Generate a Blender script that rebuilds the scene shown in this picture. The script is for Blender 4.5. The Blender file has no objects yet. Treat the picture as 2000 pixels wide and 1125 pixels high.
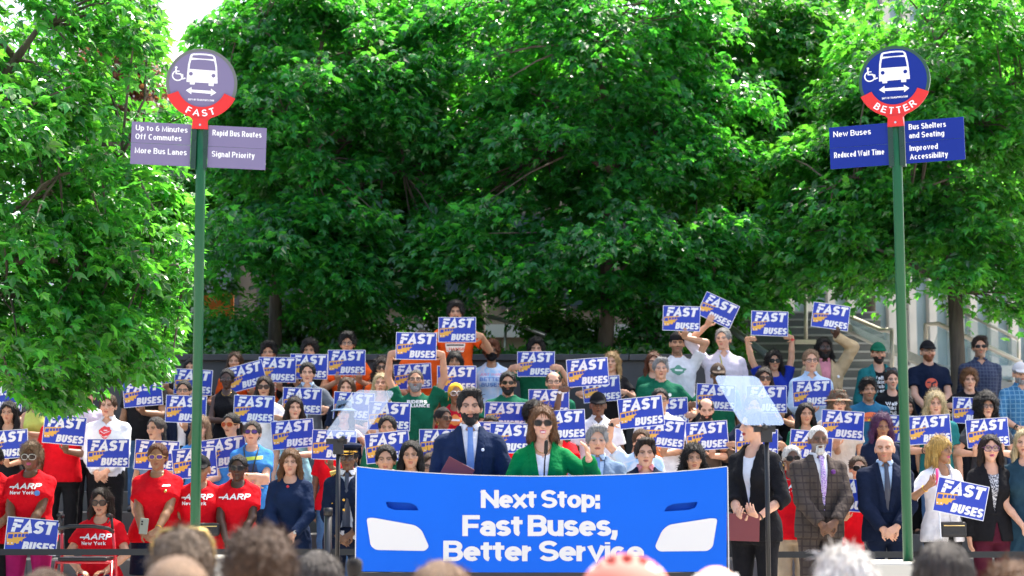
import bpy, bmesh, math, random, time
import numpy as np
from mathutils import Vector, Matrix
from mathutils.bvhtree import BVHTree
T0 = time.time()
C = bpy.context.scene.collection
SC = bpy.context.scene
R = math.radians
# ------------------------------------------------------------------ camera, sky, sun, exposure
F_PX, CX, CY, HOR = 3600.0, 1000.0, 562.5, 935.0
CAM_H = 1.3
PITCH = math.atan((HOR - CY) / F_PX)
cam = bpy.data.cameras.new('camera')
cam.sensor_width = 36.0
cam.lens = 36.0 * F_PX / 2000.0
cam.clip_start, cam.clip_end = 0.1, 2000.0
cam.dof.use_dof = True
cam.dof.focus_distance = 14.5
cam.dof.aperture_fstop = 2.8
cam_o = bpy.data.objects.new('camera', cam)
C.objects.link(cam_o)
cam_o.location = (0, 0, CAM_H)
cam_o.rotation_euler = (math.pi / 2 + PITCH, 0, 0)
SC.camera = cam_o
SUN_EL, SUN_AZ = R(60), R(32)          # azimuth measured from +Y (behind the crowd) towards +X
sd = Vector((math.sin(SUN_AZ) * math.cos(SUN_EL), math.cos(SUN_AZ) * math.cos(SUN_EL), math.sin(SUN_EL)))
w = bpy.data.worlds.new('World'); SC.world = w; w.use_nodes = True
nt = w.node_tree
sky = nt.nodes.new('ShaderNodeTexSky'); sky.sky_type = 'NISHITA'; sky.sun_disc = False
sky.sun_elevation = SUN_EL; sky.sun_rotation = SUN_AZ
sky.air_density = 1.0; sky.dust_density = 5.0; sky.ozone_density = 0.1
bg = nt.nodes['Background']; bg.inputs[1].default_value = 0.15
nt.links.new(sky.outputs[0], bg.inputs[0])
sl = bpy.data.lights.new('sun', 'SUN'); sl.energy = 3.2; sl.angle = R(0.5); sl.color = (1.0, 0.95, 0.86)
so = bpy.data.objects.new('sun', sl); C.objects.link(so)
so.rotation_euler = sd.to_track_quat('Z', 'Y').to_euler()
SC.view_settings.view_transform = 'Standard'; SC.view_settings.look = 'None'
SC.view_settings.exposure = 1.7; SC.view_settings.gamma = 1.0
SC.render.engine = 'CYCLES'
SC.cycles.max_bounces = 6; SC.cycles.transparent_max_bounces = 12
SC.cycles.use_denoising = True

def W(px, py, Y):
    """the point of the place seen at photo pixel (px, py) at distance Y along the ground"""
    dx, dz = (px - CX) / F_PX, (CY - py) / F_PX
    c, s = math.cos(PITCH), math.sin(PITCH)
    d = Vector((dx, c - dz * s, s + dz * c))
    t = Y / d.y
    return Vector((d.x * t, Y, CAM_H + d.z * t))

# ------------------------------------------------------------------ materials
_m = {}
def pmat(name, col, rough=0.6, metal=0.0, bump=0.0, bscale=60.0, stretch=None, var=0.0, vscale=8.0, spec=None, sheen=0.0, coat=0.0):
    """a Principled material with optional noise colour variation and noise bump (object space)"""
    key = (name, tuple(col), rough, metal, bump, bscale, stretch, var, vscale, spec, sheen, coat)
    if key in _m: return _m[key]
    m = bpy.data.materials.new(name); m.use_nodes = True
    t = m.node_tree; b = t.nodes['Principled BSDF']
    b.inputs['Base Color'].default_value = (*col, 1); b.inputs['Roughness'].default_value = rough
    b.inputs['Metallic'].default_value = metal
    if spec is not None: b.inputs['Specular IOR Level'].default_value = spec
    if sheen: b.inputs['Sheen Weight'].default_value = sheen
    if coat: b.inputs['Coat Weight'].default_value = coat
    if bump or var:
        tc = t.nodes.new('ShaderNodeTexCoord'); mp = t.nodes.new('ShaderNodeMapping')
        t.links.new(tc.outputs['Object'], mp.inputs[0])
        if stretch: mp.inputs['Scale'].default_value = stretch
    if bump:
        n = t.nodes.new('ShaderNodeTexNoise'); n.inputs['Scale'].default_value = bscale; n.inputs['Detail'].default_value = 3
        t.links.new(mp.outputs[0], n.inputs['Vector'])
        bp = t.nodes.new('ShaderNodeBump'); bp.inputs['Strength'].default_value = bump; bp.inputs['Distance'].default_value = 0.02
        t.links.new(n.outputs[0], bp.inputs['Height']); t.links.new(bp.outputs[0], b.inputs['Normal'])
    if var:
        n2 = t.nodes.new('ShaderNodeTexNoise'); n2.inputs['Scale'].default_value = vscale; n2.inputs['Detail'].default_value = 4
        t.links.new(mp.outputs[0], n2.inputs['Vector'])
        rp = t.nodes.new('ShaderNodeValToRGB')
        rp.color_ramp.elements[0].position = 0.3; rp.color_ramp.elements[1].position = 0.7
        rp.color_ramp.elements[0].color = (*[max(0, c * (1 - var)) for c in col], 1)
        rp.color_ramp.elements[1].color = (*[min(1, c * (1 + var)) for c in col], 1)
        t.links.new(n2.outputs[0], rp.inputs[0]); t.links.new(rp.outputs[0], b.inputs['Base Color'])
    _m[key] = m
    return m

COL = dict(black=(.012, .012, .014), navy=(.009, .015, .036), navy2=(.010, .021, .058), red=(.60, .006, .014), red2=(.5, .012, .03), orange=(.72, .10, .015),
    green=(.008, .11, .06), kelly=(.0, .15, .04), teal=(.02, .17, .18), blue=(.045, .20, .52), ltblue=(.42, .56, .74), white=(.74, .74, .77),
    cream=(.68, .6, .42), lav=(.52, .47, .60), grey=(.11, .13, .16), dkgrey=(.045, .05, .06), brown=(.075, .06, .052), olive=(.09, .065, .05),
    tan=(.45, .34, .20), beige=(.62, .54, .46), pink=(.62, .24, .28), magenta=(.30, .012, .10), burg=(.075, .012, .025), denim=(.06, .13, .26),
    dkdenim=(.03, .06, .12), aqua=(.30, .58, .66), lime=(.5, .55, .12), camo=(.13, .11, .06), khaki=(.38, .30, .21), steel=(.14, .21, .32),
    ltgrey=(.5, .5, .52), tealb=(.02, .12, .22), plaid=(.035, .045, .085), check=(.05, .17, .32), purple=(.10, .03, .14), slate=(.02, .05, .075), yellow=(.75, .42, .04), royal=(.012, .03, .28))

def cloth(c):
    """woven cloth of a named colour: fine weave bump over soft folds, a little unevenness"""
    key = ('cloth', c)
    if key in _m: return _m[key]
    col = COL[c]
    m = pmat(c + '_cloth', col, rough=.85, bump=.6, bscale=20, var=.14, vscale=9, spec=.08)
    t = m.node_tree; b = t.nodes['Principled BSDF']
    if c in ('plaid', 'check', 'brown', 'lav'):
        tc = t.nodes.new('ShaderNodeTexCoord'); sp = t.nodes.new('ShaderNodeSeparateXYZ'); t.links.new(tc.outputs['Object'], sp.inputs[0])
        def stripe(o, per, thr):
            a = t.nodes.new('ShaderNodeMath'); a.operation = 'MULTIPLY'; a.inputs[1].default_value = 1 / per; t.links.new(o, a.inputs[0])
            f = t.nodes.new('ShaderNodeMath'); f.operation = 'FRACT'; t.links.new(a.outputs[0], f.inputs[0])
            g = t.nodes.new('ShaderNodeMath'); g.operation = 'LESS_THAN'; g.inputs[1].default_value = thr; t.links.new(f.outputs[0], g.inputs[0])
            return g.outputs[0]
        per = {'plaid': .04, 'check': .05, 'brown': .06, 'lav': .016}[c]
        sx = stripe(sp.outputs[0], per, .2 if c != 'lav' else .4)
        mx = t.nodes.new('ShaderNodeMath'); mx.operation = 'MAXIMUM'; t.links.new(sx, mx.inputs[0])
        if c != 'lav': t.links.new(stripe(sp.outputs[2], per, .2), mx.inputs[1])
        mixn = t.nodes.new('ShaderNodeMix'); mixn.data_type = 'RGBA'
        t.links.new(mx.outputs[0], mixn.inputs[0])
        old = b.inputs['Base Color'].links[0].from_socket
        t.links.new(old, mixn.inputs[6])
        k = {'plaid': (.07, .085, .13), 'check': (.16, .32, .46), 'brown': (.048, .038, .036), 'lav': (.66, .6, .66)}[c]
        mixn.inputs[7].default_value = (*k, 1)
        t.links.new(mixn.outputs[2], b.inputs['Base Color'])
    if c in ('camo', 'tiedye', 'pattern'):
        pass
    _m[key] = m
    return m

def blotch(name, cols, scale):
    """cloth printed in blotches of several colours"""
    m = pmat(name, cols[0], rough=.8, var=.01, vscale=scale)
    t = m.node_tree
    rp = [n for n in t.nodes if n.type == 'VALTORGB'][0]
    rp.color_ramp.interpolation = 'CONSTANT' if name != 'tie_dye_cloth' else 'LINEAR'
    while len(rp.color_ramp.elements) < len(cols): rp.color_ramp.elements.new(.5)
    for i, c in enumerate(cols):
        rp.color_ramp.elements[i].position = .32 + .36 * i / len(cols); rp.color_ramp.elements[i].color = (*c, 1)
    return m

def hairmat(c):
    col = HAIRCOL[c]
    key = ('hair', c)
    if key in _m: return _m[key]
    m = pmat('hair_' + c, col, rough=.52, bump=.9, bscale=1.0, stretch=(190, 190, 22), var=.45, vscale=.55, spec=.28)
    _m[key] = m
    return m
HAIRCOL = dict(black=(.010, .009, .009), brown=(.075, .040, .021), dkbrown=(.022, .013, .009), blond=(.42, .27, .12), ltblond=(.5, .4, .22), gold=(.5, .32, .09),
    grey=(.27, .27, .27), dkgrey=(.06, .052, .046), white=(.68, .66, .62), auburn=(.12, .04, .018), honey=(.135, .062, .024), purple=(.09, .03, .09), ginger=(.22, .07, .025), sand=(.24, .15, .09), greybrown=(.15, .105, .07))
SKIN = dict(a=(.64, .355, .235), b=(.50, .27, .165), c=(.31, .16, .085), d=(.165, .08, .044), e=(.08, .04, .026))

def skinmat():
    if 'skin' in _m: return _m['skin']
    m = bpy.data.materials.new('skin'); m.use_nodes = True
    t = m.node_tree; b = t.nodes['Principled BSDF']
    a = t.nodes.new('ShaderNodeVertexColor'); a.layer_name = 'Col'
    n = t.nodes.new('ShaderNodeTexNoise'); n.inputs['Scale'].default_value = 25
    tc = t.nodes.new('ShaderNodeTexCoord'); t.links.new(tc.outputs['Object'], n.inputs['Vector'])
    mx = t.nodes.new('ShaderNodeMix'); mx.data_type = 'RGBA'; mx.blend_type = 'OVERLAY'; mx.inputs[0].default_value = .18
    t.links.new(a.outputs[0], mx.inputs[6]); t.links.new(n.outputs[0], mx.inputs[7])
    t.links.new(mx.outputs[2], b.inputs['Base Color'])
    b.inputs['Roughness'].default_value = .45; b.inputs['Specular IOR Level'].default_value = .4
    b.inputs['Subsurface Weight'].default_value = .12; b.inputs['Subsurface Radius'].default_value = (.012, .005, .003)
    _m['skin'] = m
    return m
def glassmat(name, tint, fac, rough=.03):
    """a see-through pane mixed with an opaque tint"""
    if name in _m: return _m[name]
    m = bpy.data.materials.new(name); m.use_nodes = True; t = m.node_tree
    b = t.nodes['Principled BSDF']; b.inputs['Base Color'].default_value = (*tint, 1); b.inputs['Roughness'].default_value = rough
    tr = t.nodes.new('ShaderNodeBsdfTransparent'); mx = t.nodes.new('ShaderNodeMixShader'); mx.inputs[0].default_value = fac
    t.links.new(tr.outputs[0], mx.inputs[1]); t.links.new(b.outputs[0], mx.inputs[2])
    t.links.new(mx.outputs[0], t.nodes['Material Output'].inputs[0])
    _m[name] = m
    return m

# ------------------------------------------------------------------ object helpers
def mesh_np(name, V, faces, mats=(), fmat=None, smooth=False, col=None):
    """mesh from arrays; faces an (n,k) array or a list of index lists"""
    me = bpy.data.meshes.new(name)
    V = np.asarray(V, dtype=np.float32)
    if isinstance(faces, np.ndarray):
        n, k = faces.shape
        me.vertices.add(len(V)); me.vertices.foreach_set('co', V.ravel())
        me.loops.add(n * k); me.loops.foreach_set('vertex_index', faces.astype(np.int32).ravel())
        me.polygons.add(n); me.polygons.foreach_set('loop_start', np.arange(0, n * k, k, dtype=np.int32))
        me.update(calc_edges=True)
    else:
        me.from_pydata(V.tolist(), [], faces)
    for m in mats: me.materials.append(m)
    if fmat is not None: me.polygons.foreach_set('material_index', np.asarray(fmat, dtype=np.int32))
    me.polygons.foreach_set('use_smooth', np.full(len(me.polygons), smooth))
    if col is not None:
        a = me.color_attributes.new('Col', 'FLOAT_COLOR', 'POINT')
        a.data.foreach_set('color', np.concatenate([col, np.ones((len(col), 1))], 1).astype(np.float32).ravel())
    me.update()
    return me
def add(name, me, parent=None, loc=(0, 0, 0), rot=(0, 0, 0), mat=None, scale=None):
    o = bpy.data.objects.new(name, me); C.objects.link(o)
    o.location = loc; o.rotation_euler = rot
    if scale: o.scale = scale
    if parent is not None: o.parent = parent
    if mat is not None:
        if me is not None and len(me.materials) == 0: me.materials.append(None)
        o.material_slots[0].link = 'OBJECT'; o.material_slots[0].material = mat
    return o
def tag(o, label=None, cat=None, group=None, kind=None):
    if label: o['label'] = label
    if cat: o['category'] = cat
    if group: o['group'] = group
    if kind: o['kind'] = kind
    return o
class MB:
    """collects boxes, tubes and polygons into one mesh"""
    def __init__(s): s.v = []; s.f = []; s.m = []
    def faces(s, V, Fs, m=0):
        o = len(s.v); s.v += [tuple(p) for p in V]; s.f += [[i + o for i in f] for f in Fs]; s.m += [m] * len(Fs)
    def box(s, lo, hi, m=0, M=None, bev=0):
        x0, y0, z0 = lo; x1, y1, z1 = hi
        V = [Vector(p) for p in ((x0, y0, z0), (x1, y0, z0), (x1, y1, z0), (x0, y1, z0), (x0, y0, z1), (x1, y0, z1), (x1, y1, z1), (x0, y1, z1))]
        if M is not None: V = [M @ p for p in V]
        s.faces(V, [(0, 3, 2, 1), (4, 5, 6, 7), (0, 1, 5, 4), (1, 2, 6, 5), (2, 3, 7, 6), (3, 0, 4, 7)], m)
    def tube(s, pts, rad, n=10, m=0, cap=True):
        pts = [Vector(p) for p in pts]
        if not hasattr(rad, '__len__'): rad = [rad] * len(pts)
        V = []; Fs = []; up = None
        for i, p in enumerate(pts):
            d = (pts[min(i + 1, len(pts) - 1)] - pts[max(i - 1, 0)]).normalized()
            if up is None: up = d.orthogonal().normalized()
            up = (up - d * up.dot(d)).normalized(); sd_ = d.cross(up)
            for k in range(n):
                a = 2 * math.pi * k / n
                V.append(p + (up * math.cos(a) + sd_ * math.sin(a)) * rad[i])
        for i in range(len(pts) - 1):
            for k in range(n):
                Fs.append((i * n + k, i * n + (k + 1) % n, (i + 1) * n + (k + 1) % n, (i + 1) * n + k))
        if cap: Fs += [tuple(range(n - 1, -1, -1)), tuple((len(pts) - 1) * n + k for k in range(n))]
        s.faces(V, Fs, m)
    def prism(s, P, y0, y1, m=0):
        """polygon in XZ extruded from y0 (front) to y1"""
        n = len(P)
        V = [(x, y0, z) for x, z in P] + [(x, y1, z) for x, z in P]
        Fs = [tuple(range(n)), tuple(range(2 * n - 1, n - 1, -1))] + [(i, i + n, (i + 1) % n + n, (i + 1) % n) for i in range(n)]
        s.faces(V, Fs, m)
    def flat(s, P, y, m=0):
        s.faces([(x, y, z) for x, z in P], [tuple(range(len(P)))], m)
    def strip(s, quads, y, m=0):
        for q in quads: s.flat(q, y, m)
    def me(s, name, mats=(), smooth=False):
        me = mesh_np(name, np.array(s.v), s.f, mats, s.m, smooth)
        return me
    def build(s, name, mats=(), parent=None, smooth=False, loc=(0, 0, 0), rot=(0, 0, 0)):
        return add(name, s.me(name, mats if isinstance(mats, (list, tuple)) else [mats], smooth), parent, loc, rot)
def bevel(o, w, seg=2):
    b = o.modifiers.new('bevel', 'BEVEL'); b.width = w; b.segments = seg; b.limit_method = 'ANGLE'
    return o
def rounded(P, r, n=4):
    """a polygon with its corners rounded"""
    out = []
    for i in range(len(P)):
        a, b, c = Vector(P[i - 1]), Vector(P[i]), Vector(P[(i + 1) % len(P)])
        u, v = (a - b), (c - b); rr = min(r, u.length * .45, v.length * .45)
        p0, p1 = b + u.normalized() * rr, b + v.normalized() * rr
        for k in range(n + 1):
            t = k / n; q = p0 * (1 - t) ** 2 + b * 2 * t * (1 - t) + p1 * t * t
            out.append((q.x, q.y))
    return out
def ell(cx, cy, rx, ry, a0, a1, n=None):
    n = n or max(4, int(abs(a1 - a0) / 18))
    return [(cx + rx * math.cos(R(a0 + (a1 - a0) * i / n)), cy + ry * math.sin(R(a0 + (a1 - a0) * i / n))) for i in range(n + 1)]

# ------------------------------------------------------------------ stroke lettering (drawn from scratch)
S_ = lambda y, h: ell(.5, y + h * .745, .47, h * .255, 25, 270) + ell(.5, y + h * .245, .5, h * .245, 90, -155)[1:]
X = .70
GL = {
 'A': (.86, [[(0, 0), (.5, 1), (1, 0)], [(.2, .3), (.8, .3)]]), 'B': (.74, [[(0, 0), (0, 1)], [(0, 1), (.58, 1)] + ell(.58, .77, .36, .23, 80, -90) + [(0, .54)], [(.58, .54)] + ell(.62, .27, .38, .27, 80, -90) + [(0, 0)]]),
 'C': (.82, [ell(.5, .5, .5, .5, 48, 312)]), 'D': (.78, [[(0, 0), (0, 1), (.45, 1)] + ell(.45, .5, .55, .5, 80, -80) + [(.45, 0), (0, 0)]]),
 'E': (.66, [[(1, 1), (0, 1), (0, 0), (1, 0)], [(0, .5), (.9, .5)]]), 'F': (.64, [[(1, 1), (0, 1), (0, 0)], [(0, .48), (.88, .48)]]),
 'G': (.84, [ell(.5, .5, .5, .5, 48, 330), [(1, 0), (1, .42), (.55, .42)]]), 'H': (.78, [[(0, 0), (0, 1)], [(1, 0), (1, 1)], [(0, .5), (1, .5)]]),
 'I': (.0, [[(0, 0), (0, 1)]]), 'J': (.6, [[(1, 1), (1, .3)] + ell(.5, .3, .5, .3, 0, -180)]), 'L': (.6, [[(0, 1), (0, 0), (1, 0)]]),
 'M': (.96, [[(0, 0), (0, 1), (.5, .1), (1, 1), (1, 0)]]), 'N': (.84, [[(0, 0), (0, 1)], [(1, 0), (1, 1)], [(.0, .98), (.24, .74), (.76, .26), (1, .02)]]), 'O': (.86, [ell(.5, .5, .5, .5, 0, 360, 24)]),
 'P': (.7, [[(0, 0), (0, 1), (.5, 1)] + ell(.55, .73, .45, .27, 80, -80) + [(.5, .46), (0, .46)]]),
 'R': (.76, [[(0, 0), (0, 1), (.5, 1)] + ell(.55, .74, .42, .26, 80, -80) + [(.5, .48), (0, .48)], [(.5, .48), (1, 0)]]),
 'S': (.76, [S_(0, 1)]), 'T': (.74, [[(0, 1), (1, 1)], [(.5, 1), (.5, 0)]]), 'U': (.78, [[(0, 1), (0, .36)] + ell(.5, .36, .5, .36, 180, 360) + [(1, 1)]]),
 'W': (1.3, [[(0, 1), (.25, 0), (.5, 1), (.75, 0), (1, 1)]]), 'Y': (.8, [[(0, 1), (.5, .45), (1, 1)], [(.5, .45), (.5, 0)]]), 'K': (.8, [[(0, 0), (0, 1)], [(0, .35), (.95, 1)], [(.3, .55), (1, 0)]]),
 'a': (.56, [[(1, 0), (1, .42)] + ell(.52, .42, .48, .24, 0, 160), ell(.5, .19, .5, .19, 0, 360, 16)]), 'b': (.6, [[(0, 0), (0, 1)], ell(.5, .33, .5, .33, 0, 360, 20)]),
 'c': (.58, [ell(.5, .33, .5, .33, 48, 312)]), 'd': (.6, [[(1, 0), (1, 1)], ell(.5, .33, .5, .33, 0, 360, 20)]), 'e': (.62, [[(.06, .34), (.98, .34)], ell(.5, .33, .5, .33, 2, 312)]),
 'f': (.46, [[(.38, 0), (.38, .76)] + ell(.84, .76, .46, .24, 180, 75), [(0, X - .06), (.85, X - .06)]]), 'g': (.6, [[(1, X), (1, -.1)] + ell(.5, -.1, .5, .2, 0, -150), ell(.5, .33, .5, .33, 0, 360, 20)]),
 'h': (.58, [[(0, 0), (0, 1)], [(0, .36)] + ell(.5, .36, .5, .3, 170, 0) + [(1, 0)]]), 'i': (.0, [[(0, 0), (0, X)], [(0, .93), (0, 1.02)]]), 'k': (.58, [[(0, 0), (0, 1)], [(.05, .24), (.92, X)], [(.35, .38), (1, 0)]]), 'l': (.0, [[(0, 0), (0, 1)]]),
 'm': (1.0, [[(0, 0), (0, X)], [(0, .4)] + ell(.25, .4, .25, .26, 170, 0) + [(.5, 0)], [(.5, .4)] + ell(.75, .4, .25, .26, 170, 0) + [(1, 0)]]),
 'n': (.58, [[(0, 0), (0, X)], [(0, .36)] + ell(.5, .36, .5, .3, 170, 0) + [(1, 0)]]), 'o': (.62, [ell(.5, .33, .5, .33, 0, 360, 20)]), 'p': (.6, [[(0, -.3), (0, X)], ell(.5, .33, .5, .33, 0, 360, 20)]),
 'r': (.36, [[(0, 0), (0, X)], [(0, .3)] + ell(.9, .3, .9, .34, 170, 85)]), 's': (.54, [S_(0, X)]), 't': (.38, [[(.42, .9), (.42, .2)] + ell(.85, .2, .43, .2, 180, 270), [(0, X), (.95, X)]]),
 'u': (.58, [[(0, X), (0, .3)] + ell(.5, .3, .5, .3, 180, 350), [(1, X), (1, 0)]]), 'v': (.6, [[(0, X), (.5, 0), (1, X)]]), 'w': (.92, [[(0, X), (.25, 0), (.5, .6), (.75, 0), (1, X)]]), 'x': (.6, [[(0, 0), (1, X)], [(0, X), (1, 0)]]),
 'y': (.6, [[(0, X), (.5, .02)], [(1, X), (.35, -.3), (.05, -.3)]]), ':': (.0, [[(0, -.06), (0, .1)], [(0, .5), (0, .66)]]), ',': (.05, [[(.5, .1), (.5, -.04), (-.5, -.22)]]),
 '&': (.8, [[(1, 0), (.2, .78)] + ell(.42, .8, .24, .2, 180, 0, 8) + [(.6, .62), (.1, .36)] + ell(.4, .22, .4, .22, 150, 300, 8) + [(1, .45)]]),
 '6': (.66, [ell(.5, .3, .5, .3, 0, 360, 18), [(0, .3)] + ell(.62, .45, .62, .55, 180, 80)]),
}
def thick(P, wt, ext=True):
    """quads of a polyline of width wt"""
    P = [Vector(p) for p in P]
    Q = [P[0]]
    for p in P[1:]:
        if (p - Q[-1]).length > 1e-4: Q.append(p)
    P = Q
    closed = len(P) > 3 and (P[0] - P[-1]).length < 1e-3
    if not closed and ext:
        for i, j in ((0, 1), (-1, -2)):
            d = P[i] - P[j]; P[i] = P[i] + d.normalized() * wt * (.5 if d.length > .13 else .06)
    n = len(P); L = []; Rr = []
    for i in range(n):
        a = P[i - 1] if i else (P[-2] if closed else None)
        b = P[i + 1] if i < n - 1 else (P[1] if closed else None)
        d0 = (P[i] - a).normalized() if a is not None else None
        d1 = (b - P[i]).normalized() if b is not None else None
        if d0 is None: d0 = d1
        if d1 is None: d1 = d0
        n0, n1 = Vector((-d0.y, d0.x)), Vector((-d1.y, d1.x))
        mN = n0 + n1
        if mN.length < .2: mN = n0
        mN.normalize(); k = min(1 / max(.3, mN.dot(n0)), 1.9)
        L.append(P[i] + mN * wt / 2 * k); Rr.append(P[i] - mN * wt / 2 * k)
    return [[(Rr[i].x, Rr[i].y), (Rr[i + 1].x, Rr[i + 1].y), (L[i + 1].x, L[i + 1].y), (L[i].x, L[i].y)] for i in range(n - 1)]
SPACE = .28
ANI = .76      # horizontal strokes are thinner than upright ones
def lettering(txt, wt=.2, wide=1.0, track=.1, shear=0.0):
    """list of strokes (each a list of quads), cap height 1, and the line's width"""
    x = 0; out = []
    for ch in txt:
        if ch == ' ': x += SPACE * wide + track; continue
        gw, strokes = GL[ch]
        gw = gw * wide
        inner = gw * (1 if gw else 0) - (wt if gw > wt else 0) * .35
        inner = max(inner, 0)
        vw = wt * ANI
        for s in strokes:
            pts = [(x + wt / 2 + px * inner, (vw / 2 + py * (1 - vw)) / ANI) for px, py in s]
            qs = thick(pts, wt)
            out.append([[(a + b * ANI * shear, b * ANI) for a, b in q] for q in qs])
        x += inner + wt + track
    return out, x - track
def put_text(mb, txt, x, z, h, y, m, wt=.2, wide=1.0, track=.1, shear=0.0, width=None, align='l', rotf=None):
    """letter strokes into an MB at left x, baseline z, cap height h; width squeezes the line"""
    if width is not None:
        lo, hi = .3, 3.0
        for _ in range(18):
            wide = (lo + hi) / 2
            if lettering(txt, wt, wide, track, shear)[1] * h > width: hi = wide
            else: lo = wide
    st, wd = lettering(txt, wt, wide, track, shear)
    sx = h
    off = {'l': 0, 'c': -wd * sx / 2, 'r': -wd * sx}[align]
    for i, s in enumerate(st):
        for q in s:
            P = [(x + off + a * sx, z + b * h) for a, b in q]
            if rotf: P = [rotf(p) for p in P]
            mb.flat(P, y - .0002 * (i % 7), m)
    return wd * sx

# ------------------------------------------------------------------ figures: one continuous surface grown from a field of tapered limbs
def axis(lo, hi, coarse, fine, spans):
    out = [lo]; x = lo
    while x < hi:
        st = fine if any(a <= x <= b for a, b in spans) else coarse
        for a, b in spans:
            if x < a < x + st: st = max(fine, a - x)
        x += st; out.append(x)
    return np.array(out)
class Field:
    def __init__(s, xs, ys, zs):
        s.x, s.y, s.z = xs, ys, zs
        s.F = np.full((len(xs), len(ys), len(zs)), .4, dtype=np.float32)
    def sub(s, lo, hi):
        i = [slice(max(0, np.searchsorted(a, l) - 1), min(len(a), np.searchsorted(a, h) + 1)) for a, l, h in zip((s.x, s.y, s.z), lo, hi)]
        return tuple(i), s.x[i[0]][:, None, None], s.y[i[1]][None, :, None], s.z[i[2]][None, None, :]
    def union(s, fn, lo, hi, k=.02):
        mg = k + .035
        ix, X_, Y_, Z_ = s.sub(np.array(lo) - mg, np.array(hi) + mg)
        a = s.F[ix]
        if a.size == 0: return
        b = fn(X_, Y_, Z_).astype(np.float32)
        h = np.clip(.5 + .5 * (a - b) / k, 0, 1)
        s.F[ix] = a * (1 - h) + b * h - k * h * (1 - h)
    def carve(s, fn, lo, hi, k=.006):
        mg = k + .02
        ix, X_, Y_, Z_ = s.sub(np.array(lo) - mg, np.array(hi) + mg)
        a = s.F[ix]
        if a.size == 0: return
        b = -fn(X_, Y_, Z_).astype(np.float32)
        h = np.clip(.5 - .5 * (a - b) / k, 0, 1)
        s.F[ix] = a * (1 - h) + b * h + k * h * (1 - h)
    def cap(s, a, b, ra, rb, k=.02, cut=None):
        a, b = np.array(a, float), np.array(b, float); r = max(ra, rb)
        s.union(capsule(a, b, ra, rb, cut), np.minimum(a, b) - r, np.maximum(a, b) + r, k)
    def ellip(s, c, r, k=.02):
        s.union(ellipsoid(c, r), np.array(c) - r, np.array(c) + r, k)
    def mesh(s):
        F = s.F; ins = F < 0
        n0, n1, n2 = F.shape
        cnt = np.zeros((n0 - 1, n1 - 1, n2 - 1), np.int8)
        for i in (0, 1):
            for j in (0, 1):
                for k in (0, 1): cnt += ins[i:n0 - 1 + i, j:n1 - 1 + j, k:n2 - 1 + k]
        act = (cnt > 0) & (cnt < 8)
        I = np.argwhere(act); N = len(I)
        idm = np.full(act.shape, -1, np.int32); idm[act] = np.arange(N)
        i, j, k = I.T
        ax = (s.x, s.y, s.z)
        corner = [(a, b, c) for a in (0, 1) for b in (0, 1) for c in (0, 1)]
        val = np.stack([F[i + a, j + b, k + c] for a, b, c in corner], 1)
        pos = np.stack([np.stack([s.x[i + a], s.y[j + b], s.z[k + c]], 1) for a, b, c in corner], 1)
        acc = np.zeros((N, 3)); num = np.zeros(N)
        for p in range(8):
            for q in range(p + 1, 8):
                if sum(abs(u - v) for u, v in zip(corner[p], corner[q])) != 1: continue
                cr = (val[:, p] < 0) != (val[:, q] < 0)
                t = np.where(cr, val[:, p] / np.where(cr, val[:, p] - val[:, q], 1), 0)[:, None]
                acc += np.where(cr[:, None], pos[:, p] * (1 - t) + pos[:, q] * t, 0); num += cr
        V = acc / np.maximum(num, 1)[:, None]
        faces = []
        for d in range(3):
            e = [slice(1, -1)] * 3; e[d] = slice(0, -1)
            a = ins[tuple(e)]; e2 = list(e); e2[d] = slice(1, None); b = ins[tuple(e2)]
            E_ = np.argwhere(a != b)
            if not len(E_): continue
            sgn = a[tuple(E_.T)]
            E_ = E_ + np.array([0 if q == d else 1 for q in range(3)])
            u, v = (d + 1) % 3, (d + 2) % 3
            def cell(du, dv):
                c = E_.copy(); c[:, u] -= du; c[:, v] -= dv
                return idm[c[:, 0], c[:, 1], c[:, 2]]
            q = np.stack([cell(1, 1), cell(0, 1), cell(0, 0), cell(1, 0)], 1)
            q[~sgn] = q[~sgn][:, ::-1]
            faces.append(q)
        Q = np.concatenate(faces); Q = Q[(Q >= 0).all(1)]
        return V, Q
def capsule(a, b, ra, rb, cut=None):
    d = b - a; L2 = float(d @ d) + 1e-9
    def fn(X_, Y_, Z_):
        t = np.clip(((X_ - a[0]) * d[0] + (Y_ - a[1]) * d[1] + (Z_ - a[2]) * d[2]) / L2, 0, 1)
        r = np.sqrt((X_ - a[0] - t * d[0]) ** 2 + (Y_ - a[1] - t * d[1]) ** 2 + (Z_ - a[2] - t * d[2]) ** 2) - (ra + (rb - ra) * t)
        if cut is not None:
            n = d / math.sqrt(L2)
            r = np.maximum(r, (X_ - b[0]) * n[0] + (Y_ - b[1]) * n[1] + (Z_ - b[2]) * n[2] - cut)
        return r
    return fn
def ellipsoid(c, r):
    def fn(X_, Y_, Z_):
        x, y, z = X_ - c[0], Y_ - c[1], Z_ - c[2]
        k0 = np.sqrt((x / r[0]) ** 2 + (y / r[1]) ** 2 + (z / r[2]) ** 2)
        k1 = np.sqrt((x / r[0] ** 2) ** 2 + (y / r[1] ** 2) ** 2 + (z / r[2] ** 2) ** 2) + 1e-6
        return k0 * (k0 - 1) / k1
    return fn
_rs = np.random.RandomState(5)
_kd = [(_rs.normal(size=3), _rs.rand() * 6.28) for _ in range(8)]
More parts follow.
